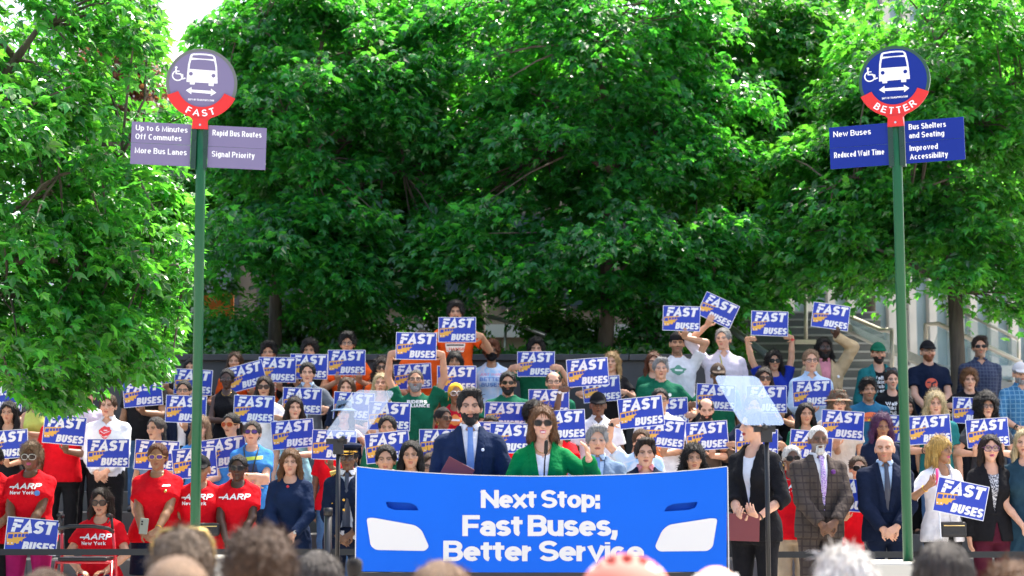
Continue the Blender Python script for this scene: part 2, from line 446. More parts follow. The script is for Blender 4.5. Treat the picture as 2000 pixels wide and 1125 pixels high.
def folds(X_, Y_, Z_, f, seed=0, stretch=1.0):
    s = 0
    for i in range(5):
        k, ph = _kd[(i + seed) % 8]; k = k / np.linalg.norm(k) * f * (1 + .35 * i)
        s = s + np.sin(X_ * k[0] + Y_ * k[1] + Z_ * k[2] * stretch + ph + seed * 1.7 + 1.5 * np.sin(X_ * k[1] * .5 + Z_ * k[0] * .5))
    return s / 5
# head, in its own frame: chin height 0, crown .232, face towards -Y
HH = .232
def head_parts(female, wide=1.0):
    h = HH; f = .93 if female else 1.0
    P = [('e', (0, .014, .63 * h), (.077 * wide, .096, .086), .01), ('e', (0, -.020, .375 * h), (.062 * wide * f, .066, .080), .03),
         ('e', (0, -.060, .095 * h), (.026 * f, .022, .02), .025), ('c', (0, -.084, .60 * h), (0, -.106, .40 * h), .007, .0125, .012),
         ('e', (.0125, -.092, .375 * h), (.011, .012, .009), .008), ('e', (-.0125, -.092, .375 * h), (.011, .012, .009), .008),
         ('c', (-.045, -.066, .605 * h), (.045, -.066, .605 * h), .011, .011, .018)]
    P += [('e', (sx * .042, -.058, .42 * h), (.022, .02, .02), .02) for sx in (-1, 1)]
    return P
EYE = [(sx * .031, -.069, .515 * HH) for sx in (-1, 1)]
def build_head(Fd, tf, female, wide, neck_r):
    """adds the head to a field; tf maps head frame to body frame (3x3, offset)"""
    M_, o = tf
    inv = M_.T
    def loc(fn):
        def g(X_, Y_, Z_):
            x, y, z = X_ - o[0], Y_ - o[1], Z_ - o[2]
            return fn(inv[0, 0] * x + inv[0, 1] * y + inv[0, 2] * z, inv[1, 0] * x + inv[1, 1] * y + inv[1, 2] * z, inv[2, 0] * x + inv[2, 1] * y + inv[2, 2] * z)
        return g
    def un(fn, c, r, k):
        c = M_ @ np.array(c) + o
        Fd.union(loc(fn), c - r, c + r, k)
    for p in head_parts(female, wide):
        if p[0] == 'e': un(ellipsoid(p[1], p[2]), p[1], max(p[2]), p[3])
        else:
            a, b = np.array(p[1]), np.array(p[2])
            un(capsule(a, b, p[3], p[4]), (a + b) / 2, np.linalg.norm(b - a) / 2 + max(p[3], p[4]), p[5])
    for c in EYE:
        cc = np.array((c[0], c[1] - .021, c[2]))
        w_ = M_ @ cc + o
        Fd.carve(loc(ellipsoid(cc, (.019, .014, .0115))), w_ - .02, w_ + .02, .012)
        un(ellipsoid(c, (.0118, .0115, .0095)), c, .013, .004)
    for dz, r, k in ((.262, (.021, .012, .0055), .005), (.222, (.018, .013, .0068), .005)):
        un(ellipsoid((0, -.0795, dz * HH), r), (0, -.0795, dz * HH), .025, k)
    for sx in (-1, 1):
        un(ellipsoid((sx * .077 * wide, .016, .47 * HH), (.011, .02, .033)), (sx * .077 * wide, .016, .47 * HH), .034, .008)
    a, b = np.array((0, .022, .12 * HH)), np.array((0, .03, -.13))
    un(capsule(a, b, neck_r, neck_r * 1.12), (a + b) / 2, .16, .02)
def headcol(P, skin, female, lips, brow, beardc, opts):
    """colours of the skin: lips, brows, eyes, stubble, painted socket shade; P in the head frame"""
    h = HH; c = np.tile(np.array(skin), (len(P), 1))
    x, y, z = P.T
    def mixin(m, col, k=1.0):
        m = np.clip(m, 0, 1)[:, None] * k
        c[:] = c * (1 - m) + np.array(col) * m
    front = y < -.03
    ck = np.exp(-(((np.abs(x) - .04) / .02) ** 2 + ((z - .36 * h) / .02) ** 2)) * front
    mixin(ck * .22, (skin[0] * 1.05, skin[1] * .7, skin[2] * .65))
    if beardc is not None:
        m = ((z < .36 * h) & (z > -.03) & (y < .0) & (np.abs(x) < .075)) * (1 - np.exp(-((x / .016) ** 2 + ((z - .24 * h) / .012) ** 2)))
        mixin(m, beardc, .55)
    lipm = (np.abs(x) < .024) & (np.abs(z - .242 * h) < .0105) & (y < -.078)
    mixin(lipm * (1 - (np.abs(x) / .026) ** 4), lips)
    if opts.get('open'):
        mixin(((x / .017) ** 2 + ((z - .238 * h) / .0045) ** 2 < 1) & (y < -.07), (.75, .7, .66))
    else: mixin((np.abs(x) < .022) & (np.abs(z - .243 * h) < .0016) & front, np.array(lips) * .25)
    for ex, ey, ez in EYE:
        dx, dz = x - ex, z - ez
        mixin(((dx / .0135) ** 2 + (dz / .0052) ** 2 < 1) & (y < -.06), np.array(skin) * .35 + np.array((.22, .21, .20)))
        mixin((dx ** 2 + (dz - .001) ** 2 < .0072 ** 2) & (y < -.06), (.018, .011, .008))
        lid = ((np.abs(dx) < .0165) & (np.abs(dz - .0058) < .0042) & (y < -.055))
        mixin(lid, np.array(skin) * .12, .9)
        mixin(np.exp(-((dx / .02) ** 2 + ((dz - .002) / .013) ** 2)) * (y < -.045), np.array(skin) * .42, .45)  # eye sockets darkened: shade put into the skin colour
        arch = ez + .0195 - 14 * (dx - np.sign(ex) * .004) ** 2
        mixin(np.exp(-((z - arch) / (.0048 if female else .0062)) ** 2) * (np.abs(dx) < .022) * (y < -.045), brow, 1.0)
    mixin(np.exp(-(((np.abs(x) - .0085) / .004) ** 2 + ((z - .352 * h) / .003) ** 2)) * (y < -.09), np.array(skin) * .3, .7)
    return c
# ---- hair, beards, hats and glasses, made once per style in the head's frame
_cache = {}
def fld(lo, hi, st):
    return Field(*[np.arange(l, u + st, st) for l, u in zip(lo, hi)])
def hair_mesh(style, seed=0):
    key = ('hair', style, seed)
    if key in _cache: return _cache[key]
    h = HH; st = .0065
    th = dict(buzz=.005, short=.013, side=.015, curly=.024, afro=.045, balding=.006, long=.014, bob=.016, pony=.009, bun=.009, locs=.016, wavy=.024, fringe=.018, messy=.02, bigcurl=.05, bangs=.015, shag=.02).get(style, .012)
    F_ = fld((-.2, -.16, -.4), (.2, .22, .34), st)
    F_.ellip((0, .014, .63 * h), (.077 + th, .096 + th, .088 + th * 1.15), .01)
    lng = dict(long=.34, bob=.13, wavy=.24, fringe=.33, locs=.24, bangs=.16, bigcurl=.1, shag=.2, pony=0, bun=0).get(style, 0)
    if lng:
        sp = .085 if style in ('bob', 'bangs') else .092
        if style in ('wavy', 'bigcurl', 'shag'): sp = .105
        for sx in (-1, 1):
            F_.cap((sx * .066, .012, .62 * h), (sx * sp, .006, .12 * h), .024, .026, .02)
            F_.cap((sx * sp, .006, .12 * h), (sx * (sp - .004), -.03 if lng > .2 else .0, .62 * h - lng), .026, .02 if style != 'bob' else .026, .02)
        for x in (-.06, -.02, .02, .06):
            F_.cap((x, .075, .6 * h), (x * 1.35, .085, .62 * h - lng), .04, .032, .03)
    if style in ('pony', 'bun'):
        F_.ellip((0, .125, .62 * h), (.035, .035, .035), .02)
        if style == 'pony': F_.cap((0, .13, .6 * h), (.03, .12, .0), .026, .015, .02)
    if style == 'afro' or style == 'bigcurl':
        F_.ellip((0, .03, .66 * h), (.13, .13, .125), .02)
    if style == 'messy' or style == 'curly':
        F_.ellip((0, -.03, .93 * h), (.075, .07, .04), .02)
    if style == 'side':
        F_.ellip((.015, -.03, .95 * h), (.065, .065, .03), .02)
    # face opening, nape and sides
    if style == 'balding':
        F_.carve(ellipsoid((0, -.03, .98 * h), (.066, .115, .085)), (-.2, -.2, .3 * h), (.2, .1, .35), .01)
    hl = dict(fringe=.105, bangs=.085, curly=.107, messy=.1, afro=.108, bigcurl=.1, shag=.095).get(style, .112 if lng else .115)
    wd = .064 if lng else .068
    if style in ('bob', 'wavy', 'long'): wd = .062
    F_.carve(ellipsoid((0, -.125, .41 * h), (wd, .115, hl)), (-.1, -.26, -.1), (.1, .0, .3), .012)
    if lng: F_.carve(capsule(np.array((0, -.13, .3 * h)), np.array((0, -.13, -.3)), .062, .085), (-.1, -.26, -.45), (.1, -.03, .15), .01)
    if not lng:
        ix, X_, Y_, Z_ = F_.sub((-1, -1, -1), (1, 1, 1))
        zcut = np.where(Y_ < -.01, .50 * h, np.where(Y_ < .045, .56 * h - .0, .17 * h)) if style not in ('afro', 'curly') else np.where(Y_ < .0, .46 * h, .15 * h)
        if style not in ('pony', 'bun'): F_.F[ix] = np.maximum(F_.F[ix], (zcut - Z_) * .8)
        else: F_.F[ix] = np.maximum(F_.F[ix], np.where(Y_ < .1, (np.where(Y_ < .045, .5 * h, .2 * h) - Z_) * .8, -1))
    ix, X_, Y_, Z_ = F_.sub((-1, -1, -1), (1, 1, 1))
    if style in ('curly', 'afro', 'bigcurl', 'locs', 'messy'):
        am = dict(curly=.008, afro=.008, bigcurl=.014, locs=.006, messy=.007)[style]
        F_.F = F_.F + am * folds(X_, Y_, Z_, 75 if style != 'bigcurl' else 60, seed)
    else:
        ang = np.arctan2(X_, Y_ - .02)
        F_.F = F_.F + (.003 if th < .01 else .0045) * (np.sin(ang * 23 + 9 * Z_ + seed) * .6 + np.sin(ang * 41 - 17 * Z_ + 2 * seed) * .4 + .8 * folds(X_, Y_, Z_, 45, seed, .3)) * (th > .0055)
    V, Q = F_.mesh()
    # loose strands lying over the mass, so that the outline is hair and not a shell
    rs = np.random.RandomState(len(style) * 7 + seed)
    e1, e2 = V[Q[:, 2]] - V[Q[:, 0]], V[Q[:, 3]] - V[Q[:, 1]]
    cr = np.cross(e1, e2); ar = np.linalg.norm(cr, axis=1); nq = cr / (ar[:, None] + 1e-12)
    if (nq * (V[Q].mean(1) - np.array((0, .01, .6 * h)))).sum() < 0: nq = -nq
    kinky = style in ('curly', 'afro', 'bigcurl', 'messy', 'shag', 'wavy')
    n = dict(buzz=500, balding=350).get(style, 2600 if lng else 1700)
    pick = rs.choice(len(Q), n, p=ar / ar.sum()); p0 = V[Q[pick]].mean(1) + rs.normal(size=(n, 3)) * .002; nn = nq[pick]
    fl = np.stack([p0[:, 0] * 3, np.where(p0[:, 1] < -.02, .7, .15), np.where((p0[:, 1] < -.02) & (p0[:, 2] > .7 * h), .3, -1.0)], 1)
    if style in ('fringe', 'bangs', 'long', 'bob', 'wavy', 'locs', 'shag'): fl[:, 2] = np.where(p0[:, 2] > .9 * h, .1, -1.0); fl[:, 1] *= .4
    if style in ('pony', 'bun'): fl = np.array((0, .14, .62 * h)) - p0; fl /= np.linalg.norm(fl, axis=1, keepdims=True)
    fl = fl + rs.normal(size=(n, 3)) * (.9 if kinky else .13)
    fl = fl - nn * (fl * nn).sum(1, keepdims=True); fl /= np.linalg.norm(fl, axis=1, keepdims=True) + 1e-9
    ln = (.008 if style in ('buzz', 'balding') else (.035 if kinky else (.055 if lng else .03))) * (.6 + .8 * rs.rand(n))[:, None]
    lift = (.35 if kinky else .07) * rs.rand(n)[:, None]
    p1 = p0 + fl * ln * .5 + nn * ln * lift; p1 = p1 - nn * ln ** 2 * (.6 if kinky else 1.3); p2 = p0 + fl * ln - nn * ln ** 2 * (2.0 if kinky else 5.0) + nn * ln * lift * (1.6 if kinky else .9) + rs.normal(size=(n, 3)) * ln * (.14 if kinky else .04)
    sdv = np.cross(fl, nn) * (.0019 * (.6 + .8 * rs.rand(n)))[:, None]
    SV = np.stack([p0 - sdv, p0 + sdv, p1 + sdv, p1 - sdv, p2 + sdv * .2, p2 - sdv * .2], 1).reshape(-1, 3)
    b = np.arange(n)[:, None] * 6 + len(V)
    Q = np.concatenate([Q, b + np.array([[0, 1, 2, 3]]), b + np.array([[3, 2, 4, 5]])]); V = np.concatenate([V, SV])
    me = mesh_np('hair', V, Q, smooth=True)
    _cache[key] = me
    return me
def beard_mesh(kind):
    key = ('beard', kind)
    if key in _cache: return _cache[key]
    h = HH; st = .0055; off = dict(full=.008, short=.004, goatee=.005)[kind]
    F_ = fld((-.1, -.14, -.06), (.1, .04, .14), st)
    F_.ellip((0, -.022, .36 * h), (.061 + off, .066 + off, .086 + off), .02)
    F_.ellip((0, -.064, .06 * h), (.03 + off, .025 + off, .024 + off), .025)
    ix, X_, Y_, Z_ = F_.sub((-1, -1, -1), (1, 1, 1))
    side = np.clip((np.abs(X_) - .03) / .035, 0, 1)
    top = .30 * h + side * .2 * h + 0 * Y_
    d = np.maximum(Z_ - top, Y_ - .004 - .0 * Z_)
    if kind == 'goatee': d = np.maximum(d, np.abs(X_) - .034)
    F_.F = np.maximum(F_.F, d) + .0045 * folds(X_, Y_, Z_, 210)
    F_.carve(ellipsoid((0, -.1, .235 * h), (.021, .04, .009)), (-.03, -.15, .1 * h), (.03, -.05, .3 * h), .004)
    F_.carve(ellipsoid((0, -.118, .36 * h), (.022, .04, .016)), (-.03, -.17, .2 * h), (.03, -.08, .5 * h), .004)
    V, Q = F_.mesh(); me = mesh_np('beard', V, Q, smooth=True); _cache[key] = me
    return me
def hat_mesh(kind):
    key = ('hat', kind)
    if key in _cache: return _cache[key]
    h = HH; F_ = fld((-.2, -.24, .06), (.2, .22, .36), .006)
    if kind in ('cap', 'backcap'):
        F_.ellip((0, .012, .64 * h), (.091, .11, .112), .01)
        ix, X_, Y_, Z_ = F_.sub((-1, -1, -1), (1, 1, 1)); F_.F = np.maximum(F_.F, .66 * h - Z_)
        sgn = -1 if kind == 'cap' else 1
        def brim(X_, Y_, Z_):
            yy = Y_ * sgn
            d = np.sqrt((X_ / .078) ** 2 + ((yy - .09) / .085) ** 2 + 0 * Z_) - 1
            return np.maximum(np.maximum(d * .07, np.abs(Z_ - (.685 * h - 2.2 * X_ ** 2 - .42 * (yy - .09))) - .0065), .04 - yy)
        F_.union(brim, (-.1, -.2, .5 * h), (.1, .2, .85 * h), .006)
        F_.cap((0, .012, .64 * h + .11), (0, .012, .64 * h + .115), .006, .006, .004)
    elif kind == 'bucket':
        F_.cap((0, .012, .66 * h), (0, .012, .98 * h), .098, .082, .02, cut=.025)
        ix, X_, Y_, Z_ = F_.sub((-1, -1, -1), (1, 1, 1)); F_.F = np.maximum(F_.F, .68 * h - Z_)
        def brim(X_, Y_, Z_):
            r = np.sqrt(X_ ** 2 + ((Y_ - .01) * .9) ** 2)
            return np.maximum(np.abs(Z_ - (.70 * h - .45 * (r - .09))) - .005, r - .145 + 0 * Z_)
        F_.union(brim, (-.17, -.18, .5 * h), (.17, .2, .8 * h), .008)
    elif kind == 'peaked':
        F_.cap((0, .012, .70 * h), (0, .012, .82 * h), .092, .096, .01, cut=.0)
        F_.ellip((0, .0, 1.0 * h), (.128, .14, .034), .02)
        ix, X_, Y_, Z_ = F_.sub((-1, -1, -1), (1, 1, 1)); F_.F = np.maximum(F_.F, .68 * h - Z_)
        def brim(X_, Y_, Z_):
            yy = -Y_
            d = np.sqrt((X_ / .075) ** 2 + ((yy - .075) / .06) ** 2 + 0 * Z_) - 1
            return np.maximum(np.maximum(d * .06, np.abs(Z_ - (.70 * h - .45 * (yy - .08))) - .004), .04 - yy)
        F_.union(brim, (-.1, -.2, .5 * h), (.1, .0, .85 * h), .004)
    elif kind == 'scarf':
        F_.ellip((0, .018, .63 * h), (.09, .112, .105), .01)
        F_.ellip((0, .13, .5 * h), (.05, .04, .05), .03)
        F_.carve(ellipsoid((0, -.125, .41 * h), (.068, .115, .122)), (-.1, -.26, -.1), (.1, .0, .35), .01)
        ix, X_, Y_, Z_ = F_.sub((-1, -1, -1), (1, 1, 1)); F_.F = np.maximum(F_.F, .42 * h - Z_) + .003 * folds(X_, Y_, Z_, 60)
    elif kind == 'helmet':
        F_.ellip((0, .012, .68 * h), (.112, .14, .105), .01)
        ix, X_, Y_, Z_ = F_.sub((-1, -1, -1), (1, 1, 1)); F_.F = np.maximum(F_.F, .6 * h - Z_)
        for x in (-.075, -.038, 0, .038, .075):
            for y0, y1 in ((-.1, -.02), (.03, .14)):
                zt = (.66 + .5 - 9 * x * x) * h
                F_.carve(capsule(np.array((x, y0, zt - .02)), np.array((x * 1.1, y1, zt - .01)), .012, .014), (-.12, -.16, .6 * h), (.12, .2, .36), .004)
    V, Q = F_.mesh(); me = mesh_np('hat', V, Q, smooth=True); _cache[key] = me
    return me
def mask_mesh():
    if 'mask' in _cache: return _cache['mask']
    h = HH; F_ = fld((-.09, -.15, -.02), (.09, .02, .13), .006)
    F_.ellip((0, -.022, .34 * h), (.067, .075, .085), .01); F_.cap((0, -.084, .45 * h), (0, -.104, .36 * h), .012, .02, .02); F_.ellip((0, -.066, .07 * h), (.032, .027, .022), .02)
    ix, X_, Y_, Z_ = F_.sub((-1, -1, -1), (1, 1, 1))
    F_.F = np.maximum(F_.F, np.maximum(Z_ - .43 * h + 3 * X_ ** 2, Y_ + .01))
    V, Q = F_.mesh(); _cache['mask'] = mesh_np('face_mask', V, Q, smooth=True)
    return _cache['mask']
def glasses_meshes(shape):
    """frame mesh and lens mesh in the head's frame"""
    key = ('gl', shape)
    if key in _cache: return _cache[key]
    fr, le = MB(), MB(); z0 = .515 * HH; y0 = -.104
    rx, rz, t = dict(big=(.030, .025, .0034), round=(.024, .0225, .0024), rect=(.026, .017, .0026), sun=(.028, .021, .0036), thin=(.024, .019, .0017))[shape]
    for sx in (-1, 1):
        P = [(sx * .034 + rx * math.copysign(abs(math.cos(a)) ** .8, math.cos(a)), z0 + rz * math.copysign(abs(math.sin(a)) ** .8, math.sin(a))) for a in [2 * math.pi * i / 18 for i in range(18)]]
        bow = lambda x: y0 + 5.5 * x * x
        le.faces([(x, bow(x), z) for x, z in P], [tuple(range(18))[::-1]])
        fr.tube([(x, bow(x), z) for x, z in P + P[:1]], t, 5, cap=False)
        fr.tube([(sx * (.034 + rx), bow(.06), z0 + rz * .4), (sx * .079, -.03, z0 + rz * .3), (sx * .082, .03, z0 + .004)], t, 5)
    fr.tube([(-.01, y0, z0 + .006), (0, y0 - .002, z0 + .009), (.01, y0, z0 + .006)], t, 5)
    _cache[key] = (fr.me('frame', [], True), le.me('lens', []))
    return _cache[key]

def ik(sh, tg, L1, L2, pole):
    d = tg - sh; L = d.length
    dn = d.normalized(); L_ = min(L, (L1 + L2) * .995); L_ = max(L_, abs(L1 - L2) + .03)
    a = (L1 * L1 - L2 * L2 + L_ * L_) / (2 * L_); hh = math.sqrt(max(L1 * L1 - a * a, 0))
    p = pole - dn * pole.dot(dn)
    if p.length < 1e-3: p = dn.orthogonal()
    return sh + dn * a + p.normalized() * hh, sh + dn * L_

SIGN_N = [0]
def person(px, top, D, sex, skin, hair, tops, bottom, label, hands=(), sign=None, yaw=0, hyaw=0, hpit=0, hroll=0, glasses=None, hat=None, beard=None,
           lips=None, prints=(), build=1.0, fine=1.0, seat=False, stature=None, opts=None, mask=None, extra=(), base=None, group=None, wrist=None, tie=None, xoff=0):
    """hands: up to two of ('clasp'|'down'|'cross'|'back'|'hips') or (px, py) photo points; sign: (px, py, tilt[, yaw, bend])"""
    opts = opts or {}
    fem = sex == 'f'
    hd = W(px, top, D)
    lvl = LEVEL(D) if base is None else base
    S = hd.z - lvl
    up = 0.0
    if seat:
        S = stature or (1.62 if fem else 1.74); up = .46 - .5 * S; lvl = hd.z - S - up
    elif stature: S = stature; lvl = hd.z - S
    elif S < 1.5 or S > 1.93:
        S_ok = min(max(S, 1.5), 1.93); print('STATURE %.2f at %d,%d' % (S, px, top)); lvl = hd.z - S_ok; S = S_ok
    hairtop = .012 if hair and hair.split(':')[0] not in ('buzz', 'balding') else .004
    S = S - hairtop
    loc = Vector((hd.x, D, lvl)); yw = R(yaw)
    toL = Matrix.Rotation(-yw, 3, 'Z')
    def L(p): return toL @ (p - loc)
    Z = lambda f: S * f + up
    sc_h = (S / 1.72) ** .35 * (.97 if fem else 1.0); hh = HH * sc_h
    zsh = Z(.818); zj = Z(.793); w = (.142 if fem else .168) * (S / 1.72) * (1 + (build - 1) * .62)
    L1, L2 = .172 * S, .152 * S
    sh = {-1: Vector((-w, .01, zj)), 1: Vector((w, .01, zj))}
    # torso profile
    zf = np.array([.46, .50, .55, .62, .70, .74, .78, .815, .84, .862]) * S + up
    if fem: A = [.165, .172, .165, .128, .145, .15, .148, .105, .066, .05]; B_ = [.108, .115, .11, .092, .105, .115, .1, .078, .056, .045]
    else: A = [.155, .16, .158, .148, .162, .17, .166, .118, .072, .055]; B_ = [.1, .105, .108, .102, .112, .118, .105, .082, .062, .05]
    kb = build * S / 1.72
    belly = max(0, build - 1.0)
    A = np.array(A) * kb; B_ = np.array(B_) * (kb + belly * np.array([.5, .8, 1.0, 1.0, .5, .2, 0, 0, 0, 0]))
    if not fem or build > 1.12: A = A + belly * .06 * np.array([.4, .8, 1, 1, .5, .2, 0, 0, 0, 0])
    prof = lambda z: (np.interp(z, zf, A), np.interp(z, zf, B_))
    # sign and hands
    targets = {}
    srect = None
    poses = {}
    pts = [h for h in hands if not isinstance(h, str)]
    names = [h for h in hands if isinstance(h, str)]
    if sign is not None or pts:
        tilt = R(sign[2]) if sign else 0
        over = min([p[1] for p in pts] or [9999]) < top + 10
        for reach in ((.34, .3, .26, .22, .18, .14, .1) if not over else (.24, .2, .16, .12, .08, .04, 0)):
            Yh = D - reach
            ok = True; tg = {}
            for p in pts:
                q = L(W(p[0], p[1], Yh))
                side = -1 if q.x < 0 else 1
                if len(pts) == 2: side = -1 if p is min(pts, key=lambda t: t[0]) else 1
                if opts.get('arm'): side = opts['arm']
                tg[side] = q
                if (q - sh[side]).length > (L1 + L2) * 1.0: ok = False
            if ok: break
        else:
            print('REACH', label, [round((tg[s] - sh[s]).length - L1 - L2, 2) for s in tg])
        targets = tg
        if sign is not None:
            dy = sign[5] if len(sign) > 5 else 0
            SIGN_N[0] += 1; dy += .016 * ((SIGN_N[0] * 3) % 7) - .05
            sc_ = W(sign[0], sign[1], Yh + dy); srect = (sc_, tilt, Yh + dy)
    rem = [s for s in (-1, 1) if s not in targets]
    for i, s in enumerate(rem):
        poses[s] = names[i] if i < len(names) else (names[0] if names else ('clasp' if not targets else 'down'))
    rng = random.Random(int(px * 7 + top))
    arms = {}; hands_f = {}
    bz = prof(Z(.53))[1]
    for s in (-1, 1):
        curl = .35
        if s in targets:
            q = targets[s]
            f = Vector((0, -.85, .3)); inn = Vector((-s * .3, 0, 1))
            if srect:
                c = L(srect[0]) ; ca, sa = math.cos(srect[1]), math.sin(srect[1])
                ux = Vector((ca, 0, -sa)); uz = Vector((sa, 0, ca))
                d = q - c; u, v = d.dot(ux) / .2175, d.dot(uz) / .146
                if abs(u) > abs(v): inn = ux * (-1 if u > 0 else 1)
                else: inn = uz * (-1 if v > 0 else 1)
                # put the hand on the edge itself
                if abs(u) > abs(v): q = c + ux * math.copysign(.2175, u) + uz * v * .146
                else: q = c + ux * u * .2175 + uz * math.copysign(.146, v)
                q = Vector((q.x, c.y, q.z))
            if opts.get('gest'):
                f = Vector((-.15, -.25, .9)).normalized(); n = Vector((-.9, -.3, 0)); wr = q - f * .09; curl = .45
                n = (n - f * n.dot(f)).normalized()
            else:
                f = (Vector((0, -.8, 0)) + inn * .62).normalized(); n = inn - f * inn.dot(f); n.normalize()
                wr = q - f * .085 + Vector((0, .012, 0)) - inn * .012
                curl = .75
            over_ = wr.z > zsh
            pole = Vector((s * .8, .15, -.9)) if not over_ else Vector((s * 1.0, .35, -.25))
        else:
            p = poses[s]
            if p == 'clasp':
                wr = Vector((s * .062, -(bz + .10 + .12 * max(0, build - 1)) - (.02 if s > 0 else .0), Z(.525) + .02 * (s > 0))); f = Vector((-s * .8, -.25, -.55)).normalized(); n = Vector((0, 1, -.25)); pole = Vector((s, .3, -.1)); curl = .5
            elif p == 'cross':
                wr = Vector((-s * .075, -(prof(Z(.66))[1] + .085 + .03 * (s > 0)), Z(.655) + .035 * s)); f = Vector((-s, .15, .1)).normalized(); n = Vector((0, 1, 0)); pole = Vector((s * 1, -.1, -.6)); curl = .3
            elif p == 'back':
                wr = Vector((s * .07, .17, Z(.5))); f = Vector((-s * .8, 0, -.5)).normalized(); n = Vector((0, -1, 0)); pole = Vector((s, -.1, 0)); curl = .4
            elif p == 'waist':
                wr = Vector((s * .1, -(bz + .09), Z(.56))); f = Vector((-s * .8, -.3, -.1)).normalized(); n = Vector((0, 1, 0)); pole = Vector((s, .4, -.4)); curl = .55
            elif p == 'lap':
                wr = Vector((s * .11, -.27, Z(.5) + .12)); f = Vector((-s * .6, -.6, -.1)).normalized(); n = Vector((0, 0, -1)); pole = Vector((s, .4, 0)); curl = .4
            else:
                wr = Vector((s * (w + .07 + .05 * (build - 1)), -.04, Z(.478))); f = Vector((-s * .05, -.1, -1)).normalized(); n = Vector((-s, .2, 0)); pole = Vector((s * .6, 1, 0)); curl = .4
            n = (n - f * n.dot(f)).normalized()
        el, wr2 = ik(sh[s], wr, L1, L2, pole)
        arms[s] = (sh[s], el, wr2); hands_f[s] = (f, n, curl)
    hs = (.92 if fem else 1.0) * (S / 1.72)
    # ---- body
    hyv, hp = R(hyaw), R(hpit)
    HM = np.array((Matrix.Rotation(hyv, 3, 'Z') @ Matrix.Rotation(R(hroll), 3, 'Y') @ Matrix.Rotation(hp, 3, 'X')))
    piv = np.array((0, -.012, Z(1) - hh))
    HMs = HM
    fr_ = .0068 * fine; co = .017
    sps = [[(-.1, .1)], [(-.15, .13)], [(Z(1) - hh - .05, Z(1) + .02)]]
    ext = [list(piv), [0, 0, Z(1) + .03], [w + .08, .15, 0], [-w - .08, -.17, 0.0]]
    for s in (-1, 1):
        wv = arms[s][2]; f = hands_f[s][0]
        tip = wv + f * .1 * hs
        mid = (wv + tip) / 2
        for q in range(3): sps[q].append((mid[q] - .09, mid[q] + .09))
        for p in arms[s]: ext.append(list(p))
        ext.append(list(wv + f * .2)); ext.append(list(tip + Vector((.09, .09, .09)))); ext.append(list(tip - Vector((.09, .09, .09))))
    if seat: ext.append([0, -.52, .3])
    ext = np.array(ext); lo, hi = ext.min(0) - .05, ext.max(0) + .04
    lo[2] = max(lo[2], -.03) if not opts.get('bust') else Z(.45); lo[2] = min(lo[2], Z(.5)) if opts.get('bust') else -.02
    Fd = Field(*[axis(lo[q], hi[q], co, fr_, sps[q]) for q in range(3)])
    inner = .72
    def tors(X_, Y_, Z_, off=0.0, sa=1.0, lap=None):
        a = np.interp(Z_, zf, A) * sa + off; b = np.interp(Z_, zf, B_) * sa + off
        k0 = np.sqrt((X_ / a) ** 2 + (Y_ / b) ** 2); k1 = np.sqrt((X_ / a ** 2) ** 2 + (Y_ / b ** 2) ** 2) + 1e-5
        return k0 * (k0 - 1) / k1
    bare = opts.get('bare', 1.0)
    Fd.union(lambda X_, Y_, Z_: np.maximum(tors(X_, Y_, Z_, 0, .9), np.maximum(Z(.47) - Z_, Z_ - Z(.855))), (-.3, -.25, Z(.47)), (.3, .25, Z(.86)), .02)
    legs = []
    for s in (-1, 1):
        if seat: hj, kn, an = (s * .09, 0, Z(.5)), (s * .11, -.43, Z(.5) + .0), (s * .11, -.44, .07)
        else: hj, kn, an = (s * .088 * kb, 0, Z(.5)), (s * .095 * kb, -.012, Z(.285)), (s * .1 * kb, .015, Z(.045))
        legs.append((s, hj, kn, an))
        if not opts.get('bust'):
            ri = 1.0 if bottom.split(':')[0] in ('skirt', 'dress', 'shorts') else inner
            Fd.cap(hj, kn, .08 * ri * kb, .055 * ri, .03); Fd.cap(kn, an, .053 * ri, .036 * ri, .02)
            Fd.cap(an, (an[0], an[1] - .1, an[2] - .03), .034, .03, .02)
        a, e, wv = arms[s]
        ra = (.04 if fem else .046) * (1 + (build - 1) * .6)
        Fd.cap((s * .05, .015, zsh + .012), a, .042, ra + .002, .03)
        Fd.cap(a, e, ra, ra * .84, .02); Fd.cap(e, e + (wv - e) * .35, ra * .84, ra * .82, .015); Fd.cap(e + (wv - e) * .35, wv, ra * .82, ra * .58, .015)
        f, n, curl = hands_f[s]; sd_ = f.cross(n) * 1.0
        # the thumb leaves the side of the palm: towards the other hand when the palm faces the body
        th = sd_ if (s == 1) else -sd_
        for i, o_ in enumerate((-.026, -.009, .009, .025)):
            k0_ = wv + f * .012 * hs + th * o_ * .6 * hs; k1_ = wv + f * (.078 + .006 * (i in (1, 2))) * hs + th * o_ * hs
            Fd.cap(k0_, k1_, .0135 * hs, .0115 * hs, .012)
            ln = (.056, .07, .076, .068)[i] * hs; c1 = curl * (.8 + .25 * rng.random()); c2 = curl * 1.5 + .2 * rng.random()
            d1 = f * math.cos(c1) + n * math.sin(c1) + th * o_ * 2.2; d2 = f * math.cos(c2) + n * math.sin(c2) + th * o_ * 1.2
            m1 = k1_ + d1.normalized() * ln * .52; m2 = m1 + d2.normalized() * ln * .5
            Fd.cap(k1_, m1, .0093 * hs, .0085 * hs, .004); Fd.cap(m1, m2, .0084 * hs, .007 * hs, .004)
        t0 = wv + f * .022 * hs + th * .026 * hs; t1 = t0 + (f * .55 + th * .75 + n * .3).normalized() * .042 * hs; t2 = t1 + (f * .85 + th * .25 + n * .5).normalized() * .032 * hs
        Fd.cap(t0, t1, .0135 * hs, .0105 * hs, .008); Fd.cap(t1, t2, .0102 * hs, .008 * hs, .004)
    # head in head frame scaled: use scaled primitives by scaling the frame
    hsc = hh / HH
    class _SF:
        pass
